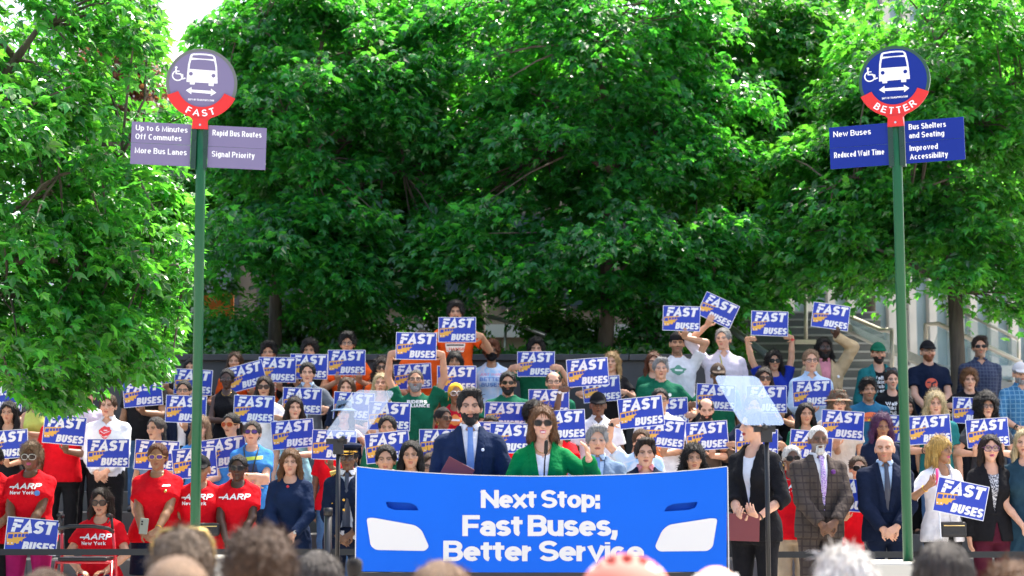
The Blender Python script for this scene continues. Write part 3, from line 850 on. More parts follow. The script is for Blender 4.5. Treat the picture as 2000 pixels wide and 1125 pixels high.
    Fs = Field(Fd.x / hsc, Fd.y / hsc, Fd.z / hsc); Fs.F = Fd.F / np.float32(hsc)
    build_head(Fs, (HM, piv / hsc), fem, opts.get('wide', 1.0 + (build - 1) * .35), (.047 if fem else .055) * (1 + (build - 1) * .35))
    Fd.F = Fs.F * np.float32(hsc)
    V, Q = Fd.mesh()
    sk = SKIN[skin] if isinstance(skin, str) else skin
    Pl = (V - piv) @ HM / hsc
    col = np.tile(np.array(sk), (len(V), 1))
    isH = (Pl[:, 2] > -.04) & (np.abs(Pl[:, 0]) < .11) & (np.abs(Pl[:, 1]) < .14)
    lipc = {None: (sk[0] * .78, sk[1] * .5, sk[2] * .5), 'red': (.42, .02, .03), 'pink': (.45, .07, .16)}[lips]
    hc = HAIRCOL[hair.split(':')[1]] if hair else HAIRCOL['brown']
    bc = HAIRCOL[opts['stub']] if 'stub' in opts else None
    brow = np.array(HAIRCOL[opts.get('brow', 'dkbrown')]) if hair is None or hc[0] > .1 else np.array(hc)
    if (not isinstance(skin, str) or skin in 'ab') and 'brow' not in opts: brow = brow * .9 + np.array(sk) * .08
    col[isH] = headcol(Pl[isH], sk, fem, lipc, brow, bc, opts)
    me = mesh_np('person', V, Q, [skinmat()], smooth=True, col=col)
    body = add('person', me, None, loc, (0, 0, yw))
    tag(body, label, 'person', group)
    hrot = Matrix(HM.tolist()).to_euler(); hl = Vector(piv)
    def onhead(name, me_, mat, par=None, sc=1.0):
        return add(name, me_, par or body, hl, hrot, mat, (hsc * sc,) * 3)
    if hair:
        st, hcn = hair.split(':')[:2]
        if not (hat in ('cap', 'backcap', 'bucket', 'peaked', 'scarf', 'helmet') and st in ('short', 'buzz', 'curly', 'messy', 'side')) and st != 'none':
            onhead('hair', hair_mesh(st, int(px) % 2), hairmat(hcn))
        elif hat and st != 'none': onhead('hair', hair_mesh('buzz', 0), hairmat(hcn))
    if beard: onhead('beard', beard_mesh(beard.split(':')[0]), hairmat(beard.split(':')[1]))
    if hat: onhead({'scarf': 'headscarf', 'helmet': 'helmet', 'bucket': 'bucket_hat', 'peaked': 'peaked_cap'}.get(hat, 'cap'), hat_mesh(hat), opts.get('hatmat') or cloth(opts.get('hatcol', 'black')))
    if mask: onhead('face_mask', mask_mesh(), cloth(mask))
    if glasses:
        sh_, lc = glasses.split(':')
        fm, lm = glasses_meshes(sh_)
        fc = opts.get('gframe', (.012, .011, .011))
        g = onhead('glasses', fm, pmat('spectacle_frame', fc, .3))
        if lc == 'clear': lm_ = glassmat('clear_lens', (.7, .75, .8), .07)
        else: lm_ = pmat('dark_lens', dict(dark=(.012, .01, .01), orange=(.30, .05, .02), violet=(.10, .04, .22), brown=(.06, .03, .02), blue=(.05, .08, .2))[lc], .14, spec=.3)
        l_ = add('lens', lm, g, mat=lm_)
    # ---- clothes
    gs = .0115 * (fine if fine < 1 else 1)
    def garment(name, mat, fn, lo_, hi_, st=None, parent=None):
        st = st or gs
        G = fld(lo_, hi_, st); fn(G)
        V_, Q_ = G.mesh()
        if not len(Q_): return None
        return add(name, mesh_np(name, V_, Q_, [mat], smooth=True), parent or body)
    kind, cc = tops.split(':')[:2]
    tmat = opts.get('topmat') or cloth(cc)
    armb = np.array([list(p) for s in (-1, 1) for p in arms[s]])
    glo = np.minimum(armb.min(0) - .1, (-.32 * build, -.27 * build, Z(.4))); ghi = np.maximum(armb.max(0) + .1, (.32 * build, .27 * build, zsh + .14))
    zn = Z(.862)
    hem = dict(tee=.475, polo=.475, tank=.5, shirt=.5, suit=.455, blazer=.46, dress=.27, jacket=.47, uniform=.44, longtee=.47, top=.49).get(kind, .48)
    if opts.get('hem'): hem = opts['hem']
    lsl = kind in ('shirt', 'suit', 'blazer', 'jacket', 'uniform', 'longtee') or opts.get('lsl')
    off = dict(tee=.016, polo=.016, tank=.01, shirt=.014, suit=.019, blazer=.018, dress=.014, jacket=.024, uniform=.02, longtee=.014, top=.012).get(kind, .014)
    openf = kind in ('suit', 'blazer', 'jacket') 
    zbut = Z(.60 if kind != 'jacket' else .44); vtop = .062 if kind != 'jacket' else .07
    if kind == 'uniform': openf = True; zbut = Z(.765); vtop = .05
    sd_i = int(px) % 7
    frac = opts.get('roll', .66 if lsl else .62)
    def tops_fn(G, off=off, lsl=lsl, openf=openf, hem=hem, collar=False):
        def td(X_, Y_, Z_):
            o_ = off + .02 * np.clip((Z(.62) - Z_) / (.15 * S), 0, 1) * (kind not in ('shirt',))
            if openf:
                vw = np.clip((Z_ - zbut) / (zn - zbut), 0, 1) * vtop
                band = np.clip(1 - np.abs(np.abs(X_) - vw - .027) / .027, 0, 1) * (Y_ < 0) * (Z_ > zbut)
                o_ = o_ + .010 * (band > .05)
            d = tors(X_, Y_, Z_, o_)
            if kind == 'dress' or opts.get('long'):
                pass
            f_ = folds(X_, Y_, Z_, 26, sd_i, .55)
            f_ = f_ + .45 * folds(X_, Y_, Z_, 58, sd_i + 2, .7)
            return np.maximum(d + .0075 * f_ * np.clip((Z(.8) - Z_) / .15, .25, 1), np.maximum(Z(hem) - Z_, Z_ - zn))
        G.union(td, (-.34, -.3, Z(hem)), (.34, .3, zn), .015)
        if fem and build < 1.5:
            for s in (-1, 1): G.ellip((s * .068 * kb, -.085 * kb, Z(.725)), np.array((.066, .058, .066)) * kb * (1 + off), .05)
        for s in (-1, 1):
            a, e, wv = [np.array(p) for p in arms[s]]
            ra = (.04 if fem else .046) * (1 + (build - 1) * .6)
            if kind == 'tank':
                G.cap((s * .055, .012, zsh + .012), np.array(a) * .8 + np.array((s * .05, .012, zsh)) * .2, .046, .042, .03); continue
            G.cap((s * .05, .012, zsh + .016), a, .044 + off * .5, ra + .006 + off * .5, .035)
            if lsl:
                ro = opts.get('roll', .0)
                r1 = ra + off * .75 + .004
                def sl(A_, B__, r_a, r_b, cut=None):
                    base_f = capsule(A_, B__, r_a, r_b, cut)
                    G.union(lambda X_, Y_, Z_: base_f(X_, Y_, Z_) + .006 * folds(X_, Y_, Z_, 42, sd_i + s), np.minimum(A_, B__) - r_a, np.maximum(A_, B__) + r_a, .015)
                sl(a, e, r1 + .006, r1)
                if ro: sl(e, e + (wv - e) * (.25), r1, r1 + .004, .0)
                else: sl(e, e + (wv - e) * .97, r1, r1 * .8, .0)
            else:
                en = a + (e - a) * frac
                q_ = capsule(np.array(a), np.array(en), ra + off * .7 + .004, ra + off * .7 + .013, 0)
                G.union(lambda X_, Y_, Z_: q_(X_, Y_, Z_) + .005 * folds(X_, Y_, Z_, 48, sd_i + s), np.minimum(a, en) - .1, np.maximum(a, en) + .1, .02)
        # neck opening
        nr = opts.get('neck', .062 if fem else .066)
        nc = np.array((0, -.015, zn + .0)); 
        G.carve(capsule(np.array((0, -.02 - .03 * fem, Z(.848) + .005)), np.array((0, .015, zn + .12)), nr * (.95 + .1 * fem), nr + .01), (-.1, -.15, Z(.80)), (.1, .12, zn + .16), .008)
        vn = opts.get('vneck', .05 if kind in ('polo', 'shirt') else 0)
        if vn and not openf:
            def vcut(X_, Y_, Z_): return np.maximum(np.abs(X_) - np.clip((Z_ - (Z(.845) - vn)) / vn, 0, 2) * .036, Y_ + .0)
            G.carve(vcut, (-.08, -.3, Z(.845) - vn - .01), (.08, 0, zn + .05), .004)
        if openf:
            def vcut(X_, Y_, Z_):
                vw = (Z_ - zbut) / (zn - zbut) * vtop
                if kind == 'jacket': vw = np.maximum(vw, .045 + 0 * Z_)
                return np.maximum(np.abs(X_) - vw, Y_ + .01) * .9
            G.carve(vcut, (-.1, -.33, zbut), (.1, 0, zn + .1), .004)
            if kind != 'jacket':
                def tail(X_, Y_, Z_): return np.maximum(np.abs(X_ - .01) - (.002 + np.clip((zbut - .06 - Z_), 0, 1) * .22), Y_ + .02)
                G.carve(tail, (-.08, -.33, Z(hem) - .02), (.08, 0, zbut - .04), .004)
    def collar_fn(G, r=.064, t=.012):
        cz = Z(.852); open_ = .012 if tie else .022
        def cf(X_, Y_, Z_):
            yy = Y_ - .006; rr = np.sqrt(X_ ** 2 + (yy * .98) ** 2)
            zc = cz + .016 + .16 * yy
            d = np.maximum(np.abs(rr - (r + (zc + .02 - Z_) * .28)) - .0055, np.abs(Z_ - zc) - .023)
            return np.maximum(d, np.where(yy < 0, open_ + np.clip(zc - Z_ + .015, -.02, .06) * .75 - np.abs(X_), -1))
        G.union(cf, (-.1, -.12, cz - .05), (.1, .11, cz + .07), .004)
    if openf:
        ic = opts.get('inner', 'white'); imat = opts.get('innermat') or cloth(ic)
        kk = kind; 
        def inner_fn(G):
            def td(X_, Y_, Z_): return np.maximum(tors(X_, Y_, Z_, .008) + .002 * folds(X_, Y_, Z_, 30, sd_i, .5), np.maximum(Z(.5) - Z_, Z_ - zn))
            G.union(td, (-.3, -.3, Z(.5)), (.3, .3, zn), .015)
            if fem:
                for s in (-1, 1): G.ellip((s * .068 * kb, -.08 * kb, Z(.725)), np.array((.06, .05, .06)) * kb, .05)
            nr = .06
            if opts.get('icollar', True): G.carve(capsule(np.array((0, -.01, Z(.85))), np.array((0, .012, zn + .12)), nr, nr), (-.1, -.15, Z(.82)), (.1, .12, zn + .16), .006)
            else: G.carve(capsule(np.array((0, -.055, Z(.835))), np.array((0, .015, zn + .12)), .066, .075), (-.1, -.15, Z(.80)), (.1, .12, zn + .16), .008)
            vn = opts.get('ivneck', 0)
            if vn:
                def vcut(X_, Y_, Z_): return np.maximum(np.abs(X_) - np.clip((Z_ - (Z(.86) - vn)) / vn, 0, 2) * .04, Y_)
                G.carve(vcut, (-.08, -.3, Z(.86) - vn), (.08, 0, zn + .05), .004)
        inn_o = garment('shirt', imat, inner_fn, (-.3, -.27, Z(.48)), (.3, .25, zn + .06))
        if opts.get('icollar', True): garment('collar', imat, collar_fn, (-.13, -.14, Z(.8)), (.13, .13, zn + .07), .005, inn_o)
    nm = dict(tee='tee_shirt', polo='polo_shirt', tank='sleeveless_top', shirt='shirt', suit='suit_jacket', blazer='blazer', dress='dress', jacket='jacket', uniform='uniform_jacket', longtee='long_sleeved_top', top='top')[kind]
    def all_top(G):
        tops_fn(G)
        if kind == 'dress':
            zk = Z(.29)
            zz = np.array([zk, Z(.42), Z(.5), Z(.58)]); aa = np.array([.215, .2, .18, .15]) * kb; bb = np.array([.165, .15, .13, .11]) * kb
            def sk_(X_, Y_, Z_):
                a = np.interp(Z_, zz, aa); b = np.interp(Z_, zz, bb); k0 = np.sqrt((X_ / a) ** 2 + (Y_ / b) ** 2); an = np.arctan2(X_, Y_)
                return np.maximum((k0 - 1) * np.minimum(a, b) + .006 * np.sin(an * 14 + 3 * np.sin(Z_ * 9)) * np.clip((Z(.58) - Z_) * 4, 0, 1), np.maximum(zk - Z_, Z_ - Z(.6)))
            G.union(sk_, (-.25, -.2, zk), (.25, .2, Z(.6)), .02)
    if kind == 'dress': glo[2] = min(glo[2], Z(.27))
    gar = garment(nm, tmat, all_top, glo, ghi)
    if kind in ('polo', 'shirt'): garment('collar', opts.get('collmat') or tmat, collar_fn, (-.13, -.14, Z(.8)), (.13, .13, zn + .07), .006, gar)
    tops_bvh = None
    def bvh():
        nonlocal tops_bvh
        if tops_bvh is None:
            m_ = gar.data; V_ = np.empty(len(m_.vertices) * 3, np.float32); m_.vertices.foreach_get('co', V_)
            Q_ = np.empty(len(m_.loops), np.int32); m_.loops.foreach_get('vertex_index', Q_)
            tops_bvh = BVHTree.FromPolygons(V_.reshape(-1, 3).tolist(), Q_.reshape(-1, 4).tolist())
        return tops_bvh
    if opts.get('inner_print'):
        keep_, gar = gar, inn_o
        for pr in prints: drape_print(gar, bvh(), pr, zsh)
        gar, tops_bvh = keep_, None
        prints = ()
    for pr in prints:
        drape_print(gar, bvh(), pr, zsh)
    if tie:
        b_ = MB(); zt = Z(.852); n = 9; zend = Z(.57)
        pts_ = []
        for i in range(n + 1):
            t = i / n; z = zt + (zend - zt) * t; y = -(np.interp(z, zf, B_) + .0145) - .008 * math.sin(math.pi * min(1, t * 1.4)); hw = .015 + .019 * min(1, t * 1.25) if i else .019
            if t < .12: y = min(y, -.085); 
            pts_.append((hw, y, z))
        Vt = []
        for hw, y, z in pts_: Vt += [(-hw, y, z), (0, y - .006, z), (hw, y, z)]
        Ft = []
        for i in range(n): Ft += [(3 * i, 3 * i + 3, 3 * i + 4, 3 * i + 1), (3 * i + 1, 3 * i + 4, 3 * i + 5, 3 * i + 2)]
        b_.faces(Vt, Ft)
        k_ = b_.build('tie', tie, body)
        so_ = k_.modifiers.new('solid', 'SOLIDIFY'); so_.thickness = .006; so_.offset = -1
        kn = MB(); yk = -(np.interp(zt - .01, zf, B_) + .02); kn.faces([(-.019, yk, zt + .008), (.019, yk, zt + .008), (.013, yk, zt - .03), (-.013, yk, zt - .03), (-.019, yk + .03, zt + .008), (.019, yk + .03, zt + .008), (.013, yk + .03, zt - .03), (-.013, yk + .03, zt - .03)],
                 [(3, 2, 1, 0), (0, 1, 5, 4), (1, 2, 6, 5), (2, 3, 7, 6), (3, 0, 4, 7)])
        kn.build('knot', tie, k_)
    bk, bcol = (bottom.split(':') + ['black'])[:2]
    if not opts.get('bust'):
        bm_ = cloth(bcol)
        if bk in ('trousers', 'shorts'):
            def leg_fn(G):
                if not seat: G.union(lambda X_, Y_, Z_: np.maximum(tors(X_, Y_, Z_, .009), np.maximum(Z(.45) - Z_, Z_ - Z(.575))), (-.3, -.25, Z(.45)), (.3, .25, Z(.58)), .02)
                else: G.ellip((0, .02, Z(.51)), (.19, .15, .12), .03)
                for s, hj, kn, an in legs:
                    G.cap(hj, kn, .092 * kb, .07, .03)
                    if bk == 'trousers': G.cap(kn, an, .07, .058 if not opts.get('slim') else .05, .02, cut=0)
                ix, X_, Y_, Z_ = G.sub((-9, -9, -9), (9, 9, 9)); G.F = G.F + .004 * folds(X_, Y_, Z_, 30, sd_i, .6)
            garment(bk, bm_, leg_fn, (-.3 * kb, -.6 if seat else -.22, 0.0), (.3 * kb, .25, Z(.6)), .016)
        elif bk == 'skirt':
            zk = Z(.30)
            def sk_fn(G):
                def sk_(X_, Y_, Z_):
                    a = np.interp(Z_, [zk, Z(.5), Z(.59)], [.19 * kb, .178 * kb, .14 * kb]); b = np.interp(Z_, [zk, Z(.5), Z(.59)], [.14 * kb, .13 * kb, .1 * kb]) + .5 * belly * .1
                    return np.maximum((np.sqrt((X_ / a) ** 2 + (Y_ / b) ** 2) - 1) * .12, np.maximum(zk - Z_, Z_ - Z(.59)))
                G.union(sk_, (-.3, -.3, zk), (.3, .3, Z(.6)), .01)
            garment('skirt', bm_, sk_fn, (-.3 * kb, -.27 * kb, zk - .03), (.3 * kb, .27 * kb, Z(.62)), .014)
        for s, hj, kn, an in legs: add('shoe', shoe_mesh(), body, (an[0], an[1], an[2] - Z(.045) + up if not seat else 0.0), (0, 0, 0), pmat('shoe_leather', (.02, .018, .017), .4))
    for ex in extra: ex(dict(body=body, Z=Z, S=S, prof=prof, arms=arms, hands=hands_f, hl=hl, hrot=hrot, hsc=hsc, w=w, zsh=zsh, bvh=bvh, gar=gar, hs=hs, onhead=onhead, kb=kb))
    if wrist:
        s = wrist[0]; a, e, wv = arms[s]; d = (wv - e).normalized()
        b_ = MB(); c0 = e + (wv - e) * .88; u = d.orthogonal().normalized(); v = d.cross(u); r_ = (.04 if fem else .046) * .64 + .004 + (.008 if lsl and not opts.get('roll') else 0)
        b_.tube([c0 + (u * math.cos(t) + v * math.sin(t)) * r_ for t in [6.2832 * i / 14 for i in range(15)]], .006 if wrist[1] != 'gold' else .004, 6, cap=False)
        if wrist[1] != 'gold':
            q = c0 + Vector((0, -1, 0)) * r_; b_.tube([q, q + Vector((0, -.008, 0))], .016, 12)
        b_.build('wristwatch' if wrist[1] != 'gold' else 'bracelet', pmat('watch_' + wrist[1], dict(black=(.012, .012, .012), white=(.8, .8, .8), gold=(.7, .42, .08), red=(.6, .02, .02), steel=(.5, .5, .5))[wrist[1]], .3, 1.0 if wrist[1] in ('gold', 'steel') else 0), body)
    if sign is not None:
        placard(srect[0], srect[1], label, yaw=sign[3] if len(sign) > 3 else 0, bend=sign[4] if len(sign) > 4 else (0, .014, -.01, .024, .007)[SIGN_N[0] % 5])
    return body
def shoe_mesh():
    if 'shoe' in _cache: return _cache['shoe']
    G = fld((-.08, -.24, -.02), (.08, .1, .14), .014)
    G.cap((0, 0, .08), (0, 0, .03), .045, .04, .02); G.cap((0, .02, .03), (0, -.15, .025), .036, .04, .03); G.cap((0, -.15, .025), (0, -.17, .022), .04, .032, .02)
    ix, X_, Y_, Z_ = G.sub((-1, -1, -1), (1, 1, 1)); G.F = np.maximum(G.F, .002 - Z_)
    V, Q = G.mesh(); _cache['shoe'] = mesh_np('shoe', V, Q, smooth=True)
    return _cache['shoe']

def drape_print(gar, bvh, pr, zsh):
    """pr: list of (kind, ...) drawn flat in metres about the chest, laid onto the cloth"""
    mb = MB(); mats = []; 
    for it in pr['items']:
        c = it[-1]
        if c not in mats: mats.append(c)
        m = mats.index(c)
        if it[0] == 't':
            _, txt, x, z, h, wt, shear, wide = it[:8]
            put_text(mb, txt, x, z, h, 0, m, wt, wide, .12, shear, align='c')
        else: mb.flat(it[1], 0 if len(it) < 4 else it[2], m)
    # subdivide long faces so the print follows the cloth
    bm = bmesh.new(); vs = [bm.verts.new(v) for v in mb.v]
    for f, m in zip(mb.f, mb.m):
        try: fc = bm.faces.new([vs[i] for i in f]); fc.material_index = m
        except ValueError: pass
    bmesh.ops.triangulate(bm, faces=bm.faces[:])
    for _ in range(3):
        es = [e for e in bm.edges if e.calc_length() > .03]
        if not es: break
        bmesh.ops.subdivide_edges(bm, edges=es, cuts=1)
        bmesh.ops.triangulate(bm, faces=bm.faces[:])
    ox, oz = pr.get('at', (0, -.14))
    for v in bm.verts:
        lay = v.co.y
        x, z = v.co.x + ox, v.co.z + zsh + oz
        h = bvh.ray_cast(Vector((x, -1, z)), Vector((0, 1, 0)))
        y = h[0].y if h[0] is not None else -.1
        v.co = Vector((x, y - .004 + lay, z))
    me = bpy.data.meshes.new('print'); bm.to_mesh(me); bm.free()
    for c in mats: me.materials.append(pmat('print_ink', c, .7))
    add('print', me, gar)

# ------------------------------------------------------------------ placards
SIGN_BLUE = (.016, .050, .44)
PW, PH = .435, .292
def placard_mesh(bend=0.0, seed=0):
    key = ('placard', bend)
    if key in _cache: return _cache[key]
    mb = MB(); a, b = PW / 2, PH / 2
    mb.box((-a, -.002, -b), (a, .002, b), 0)
    mb.flat([(-a + .006, -b + .006), (a - .006, -b + .006), (a - .006, b - .006), (-a + .006, b - .006)], -.0028, 1)
    h = .108
    put_text(mb, 'FAST', -.178, .022, h, -.0045, 2, .31, 1.28, .03, .2, width=.352)
    # the speed cuts in the F
    for k, (x0, x1, z) in enumerate(((-.192, -.120, .103), (-.2, -.150, .066))):
        mb.flat([(x0, z - .004), (x1, z - .004), (x1 + .002, z + .004), (x0 + .002, z + .004)], -.0062, 1)
    put_text(mb, 'BUSES', -.072, -.124, .076, -.0045, 2, .3, 1.2, .04, .16, width=.27)
    # little yellow bus seen at an angle
    y = -.0036
    mb.flat([(-.202, .012), (-.03, .032), (-.028, .012), (-.040, -.012), (-.07, -.03), (-.078, -.06), (-.145, -.086), (-.198, -.09), (-.206, -.04)], y, 3)
    for x0 in (-.146, -.114, -.084, -.056):
        s = (x0 + .2) * .11
        mb.flat([(x0, -.028 + s), (x0 + .024, -.026 + s), (x0 + .026, .002 + s), (x0 + .002, .0 + s)], y - .0008, 1)
    mb.flat([(-.197, -.036), (-.156, -.034), (-.154, .003), (-.194, .001)], y - .0008, 1)
    for x0, z0 in ((-.196, -.078), (-.163, -.076)): mb.flat([(x0, z0), (x0 + .012, z0), (x0 + .012, z0 + .01), (x0, z0 + .01)], y - .0008, 2)
    for x0, z0 in ((-.13, -.08), (-.088, -.06)): mb.flat(ell(x0, z0, .011, .013, 0, 330, 9), y - .001, 1)
    mats = [pmat('placard_board', (.8, .8, .82), .55), pmat('placard_blue', SIGN_BLUE, .38, var=.08, vscale=3, spec=.4), pmat('placard_white', (.82, .82, .84), .5), pmat('placard_yellow', (.80, .42, .06), .5)]
    if bend:
        bm = bmesh.new(); vs = [bm.verts.new(v) for v in mb.v]
        for f, m in zip(mb.f, mb.m): bm.faces.new([vs[i] for i in f]).material_index = m
        bmesh.ops.triangulate(bm, faces=bm.faces[:])
        for _ in range(4):
            es = [e for e in bm.edges if e.calc_length() > .05]
            if not es: break
            bmesh.ops.subdivide_edges(bm, edges=es, cuts=1); bmesh.ops.triangulate(bm, faces=bm.faces[:])
        for v in bm.verts: v.co.y += bend * ((v.co.x / a) ** 2)
        me = bpy.data.meshes.new('placard'); bm.to_mesh(me); bm.free()
        for m in mats: me.materials.append(m)
    else: me = mb.me('placard', mats)
    _cache[key] = me
    return me
def placard(loc, tilt, who, yaw=0, bend=0, label=None):
    o = add('placard', placard_mesh(bend), None, loc, (0, tilt, R(yaw)))
    return tag(o, label or ('blue bus placard held by the ' + who), 'placard', 'blue bus placards held up by the crowd')

# ------------------------------------------------------------------ the ground and the steps the crowd stands on
ROWS = [16.0, 18.4, 19.2, 20.0, 20.8, 21.6]
LV = [0.0, .25, .48, .71, .93, 1.15]
def LEVEL(D):
    if D < 17.9: return 0.0
    i = max(k for k in range(6) if ROWS[k] - .45 <= D)
    return LV[i]
def paving(name, col, brick):
    m = pmat(name, col, .75, bump=.15, bscale=40, var=.18, vscale=1.2)
    t = m.node_tree; b = t.nodes['Principled BSDF']
    tc = t.nodes.new('ShaderNodeTexCoord'); br = t.nodes.new('ShaderNodeTexBrick'); br.inputs['Scale'].default_value = 1; br.inputs['Brick Width'].default_value = brick; br.inputs['Row Height'].default_value = brick * .6
    br.inputs['Mortar Size'].default_value = .006; br.inputs['Color1'].default_value = (1, 1, 1, 1); br.inputs['Color2'].default_value = (.85, .85, .85, 1); br.inputs['Mortar'].default_value = (.45, .45, .45, 1)
    t.links.new(tc.outputs['Object'], br.inputs[0])
    mx = t.nodes.new('ShaderNodeMix'); mx.data_type = 'RGBA'; mx.blend_type = 'MULTIPLY'; mx.inputs[0].default_value = 1
    t.links.new(b.inputs['Base Color'].links[0].from_socket, mx.inputs[6]); t.links.new(br.outputs[0], mx.inputs[7]); t.links.new(mx.outputs[2], b.inputs['Base Color'])
    return m
mb = MB(); mb.faces([(-400, -200, 0), (400, -200, 0), (400, 800, 0), (-400, 800, 0)], [(0, 1, 2, 3)])
tag(mb.build('plaza', paving('plaza_paving', (.48, .45, .40), .9)), kind='structure')
stone = paving('step_stone', (.13, .13, .125), 1.4)
mb = MB()
for i in range(1, 6):
    y0 = ROWS[i] - .4
    mb.box((-9, y0, 0.004), (9, (ROWS[i + 1] - .4) if i < 5 else 22.6, LV[i]))
tag(mb.build('riser_steps', stone), kind='structure')
# planter wall with coping behind the last row
wallz = W(700, 692, 22.6).z
dark = pmat('dark_stone', (.055, .058, .06), .75, bump=.3, bscale=9, var=.35, vscale=1.7)
pw_o = MB(); pw_o.box((-12, 22.6, .004), (2.55, 22.95, wallz - .08)); pw = pw_o.build('planter_wall', dark)
tag(pw, 'long dark stone planter wall behind the back row of people', 'wall')
b_ = MB()
for i in range(13):
    x = -12 + i * 1.12; b_.box((x, 22.55, wallz - .078), (x + 1.108, 23.0, wallz))
bevel(b_.build('coping', dark, pw), .008)
gx = np.linspace(-14, 3.2, 44); gy = np.linspace(22.97, 34, 24)
V = [(x, y, wallz - .1 + (y - 22.97) * .045 + .08 * math.sin(x * 2.1 + y) * math.sin(y * 1.7)) for x in gx for y in gy]
Fq = np.array([(i * 24 + j, (i + 1) * 24 + j, (i + 1) * 24 + j + 1, i * 24 + j + 1) for i in range(43) for j in range(23)])
tag(add('planting_bed', mesh_np('planting_bed', np.array(V), Fq, [pmat('soil', (.03, .022, .015), .9, bump=.6, bscale=25, var=.5, vscale=4)], smooth=True)), kind='structure')
bedz = lambda x, y: wallz - .1 + (y - 22.97) * .045

# ------------------------------------------------------------------ leaves
def leafmat(name, tone, trans, gloss=.27):
    m = bpy.data.materials.new(name); m.use_nodes = True; t = m.node_tree; b = t.nodes['Principled BSDF']
    a = t.nodes.new('ShaderNodeVertexColor'); a.layer_name = 'Col'
    def mul(c):
        x = t.nodes.new('ShaderNodeMix'); x.data_type = 'RGBA'; x.blend_type = 'MULTIPLY'; x.inputs[0].default_value = 1; x.inputs[7].default_value = (*c, 1)
        t.links.new(a.outputs[0], x.inputs[6]); return x.outputs[2]
    t.links.new(mul(tone), b.inputs['Base Color']); b.inputs['Roughness'].default_value = gloss; b.inputs['Specular IOR Level'].default_value = .75
    tr = t.nodes.new('ShaderNodeBsdfTranslucent'); t.links.new(mul(trans), tr.inputs[0])
    mx = t.nodes.new('ShaderNodeMixShader'); mx.inputs[0].default_value = .5
    t.links.new(b.outputs[0], mx.inputs[1]); t.links.new(tr.outputs[0], mx.inputs[2]); t.links.new(mx.outputs[0], t.nodes['Material Output'].inputs[0])
    return m
MAPLE = leafmat('maple_leaf', (.022, .125, .038), (.11, .58, .035))
SPRING = leafmat('sun_tinted_leaf', (.028, .138, .036), (.145, .60, .04))
SHADE = leafmat('ivy_leaf', (.03, .11, .028), (.12, .42, .016))
DEAD = leafmat('dry_leaf', (.14, .07, .04), (.25, .12, .05), .6)
# a five-lobed leaf: centre, valleys and tips; u along the leaf, v across
_u = [0, -.10, .0, .17, .45, .50, 1.0, .50, .45, .17, .0, -.10]
_v = [0, -.05, -.40, -.27, -.56, -.24, 0, .24, .56, .27, .40, .05]
_nn = [0, 0, -.05, .03, -.10, .02, -.14, .02, -.10, .03, -.05, 0]
_lq = np.array([(0, 1, 2, 3), (0, 3, 4, 5), (0, 5, 6, 7), (0, 7, 8, 9), (0, 9, 10, 11)])
_su = [0, .45, 1.0, .45]; _sv = [0, -.28, 0, .28]
def leaf_mesh(name, P, N, D, size, mat, rs, simple=False, tint=.35):
    """leaves at P with normals N, tips along D"""
    n = len(P)
    N = N / np.linalg.norm(N, axis=1, keepdims=True); D = D - N * (D * N).sum(1, keepdims=True); D /= np.linalg.norm(D, axis=1, keepdims=True) + 1e-9
    S_v = np.cross(N, D); sz = (size * (.65 + .6 * rs.rand(n)))[:, None, None]
    if simple: u, v, q = np.array(_su), np.array(_sv), np.array([(0, 1, 2, 3)]); nn = np.zeros(4)
    else: u, v, q, nn = np.array(_u), np.array(_v), _lq, np.array(_nn)
    V = P[:, None] + sz * (D[:, None] * u[None, :, None] + S_v[:, None] * v[None, :, None] + N[:, None] * nn[None, :, None] * (1 + rs.rand(n)[:, None, None]))
    k = len(u)
    Q = (np.arange(n)[:, None, None] * k + q[None]).reshape(-1, 4)
    g = (1 - tint) + 2 * tint * rs.rand(n); c = np.stack([g * (.8 + .5 * rs.rand(n)), g, g * (.7 + .6 * rs.rand(n))], 1)
    return mesh_np(name, V.reshape(-1, 3), Q, [mat], col=np.repeat(c, k, 0))
BARK = pmat('bark', (.095, .075, .058), .9, bump=1.0, bscale=1.0, stretch=(30, 30, 6), var=.4, vscale=.3)
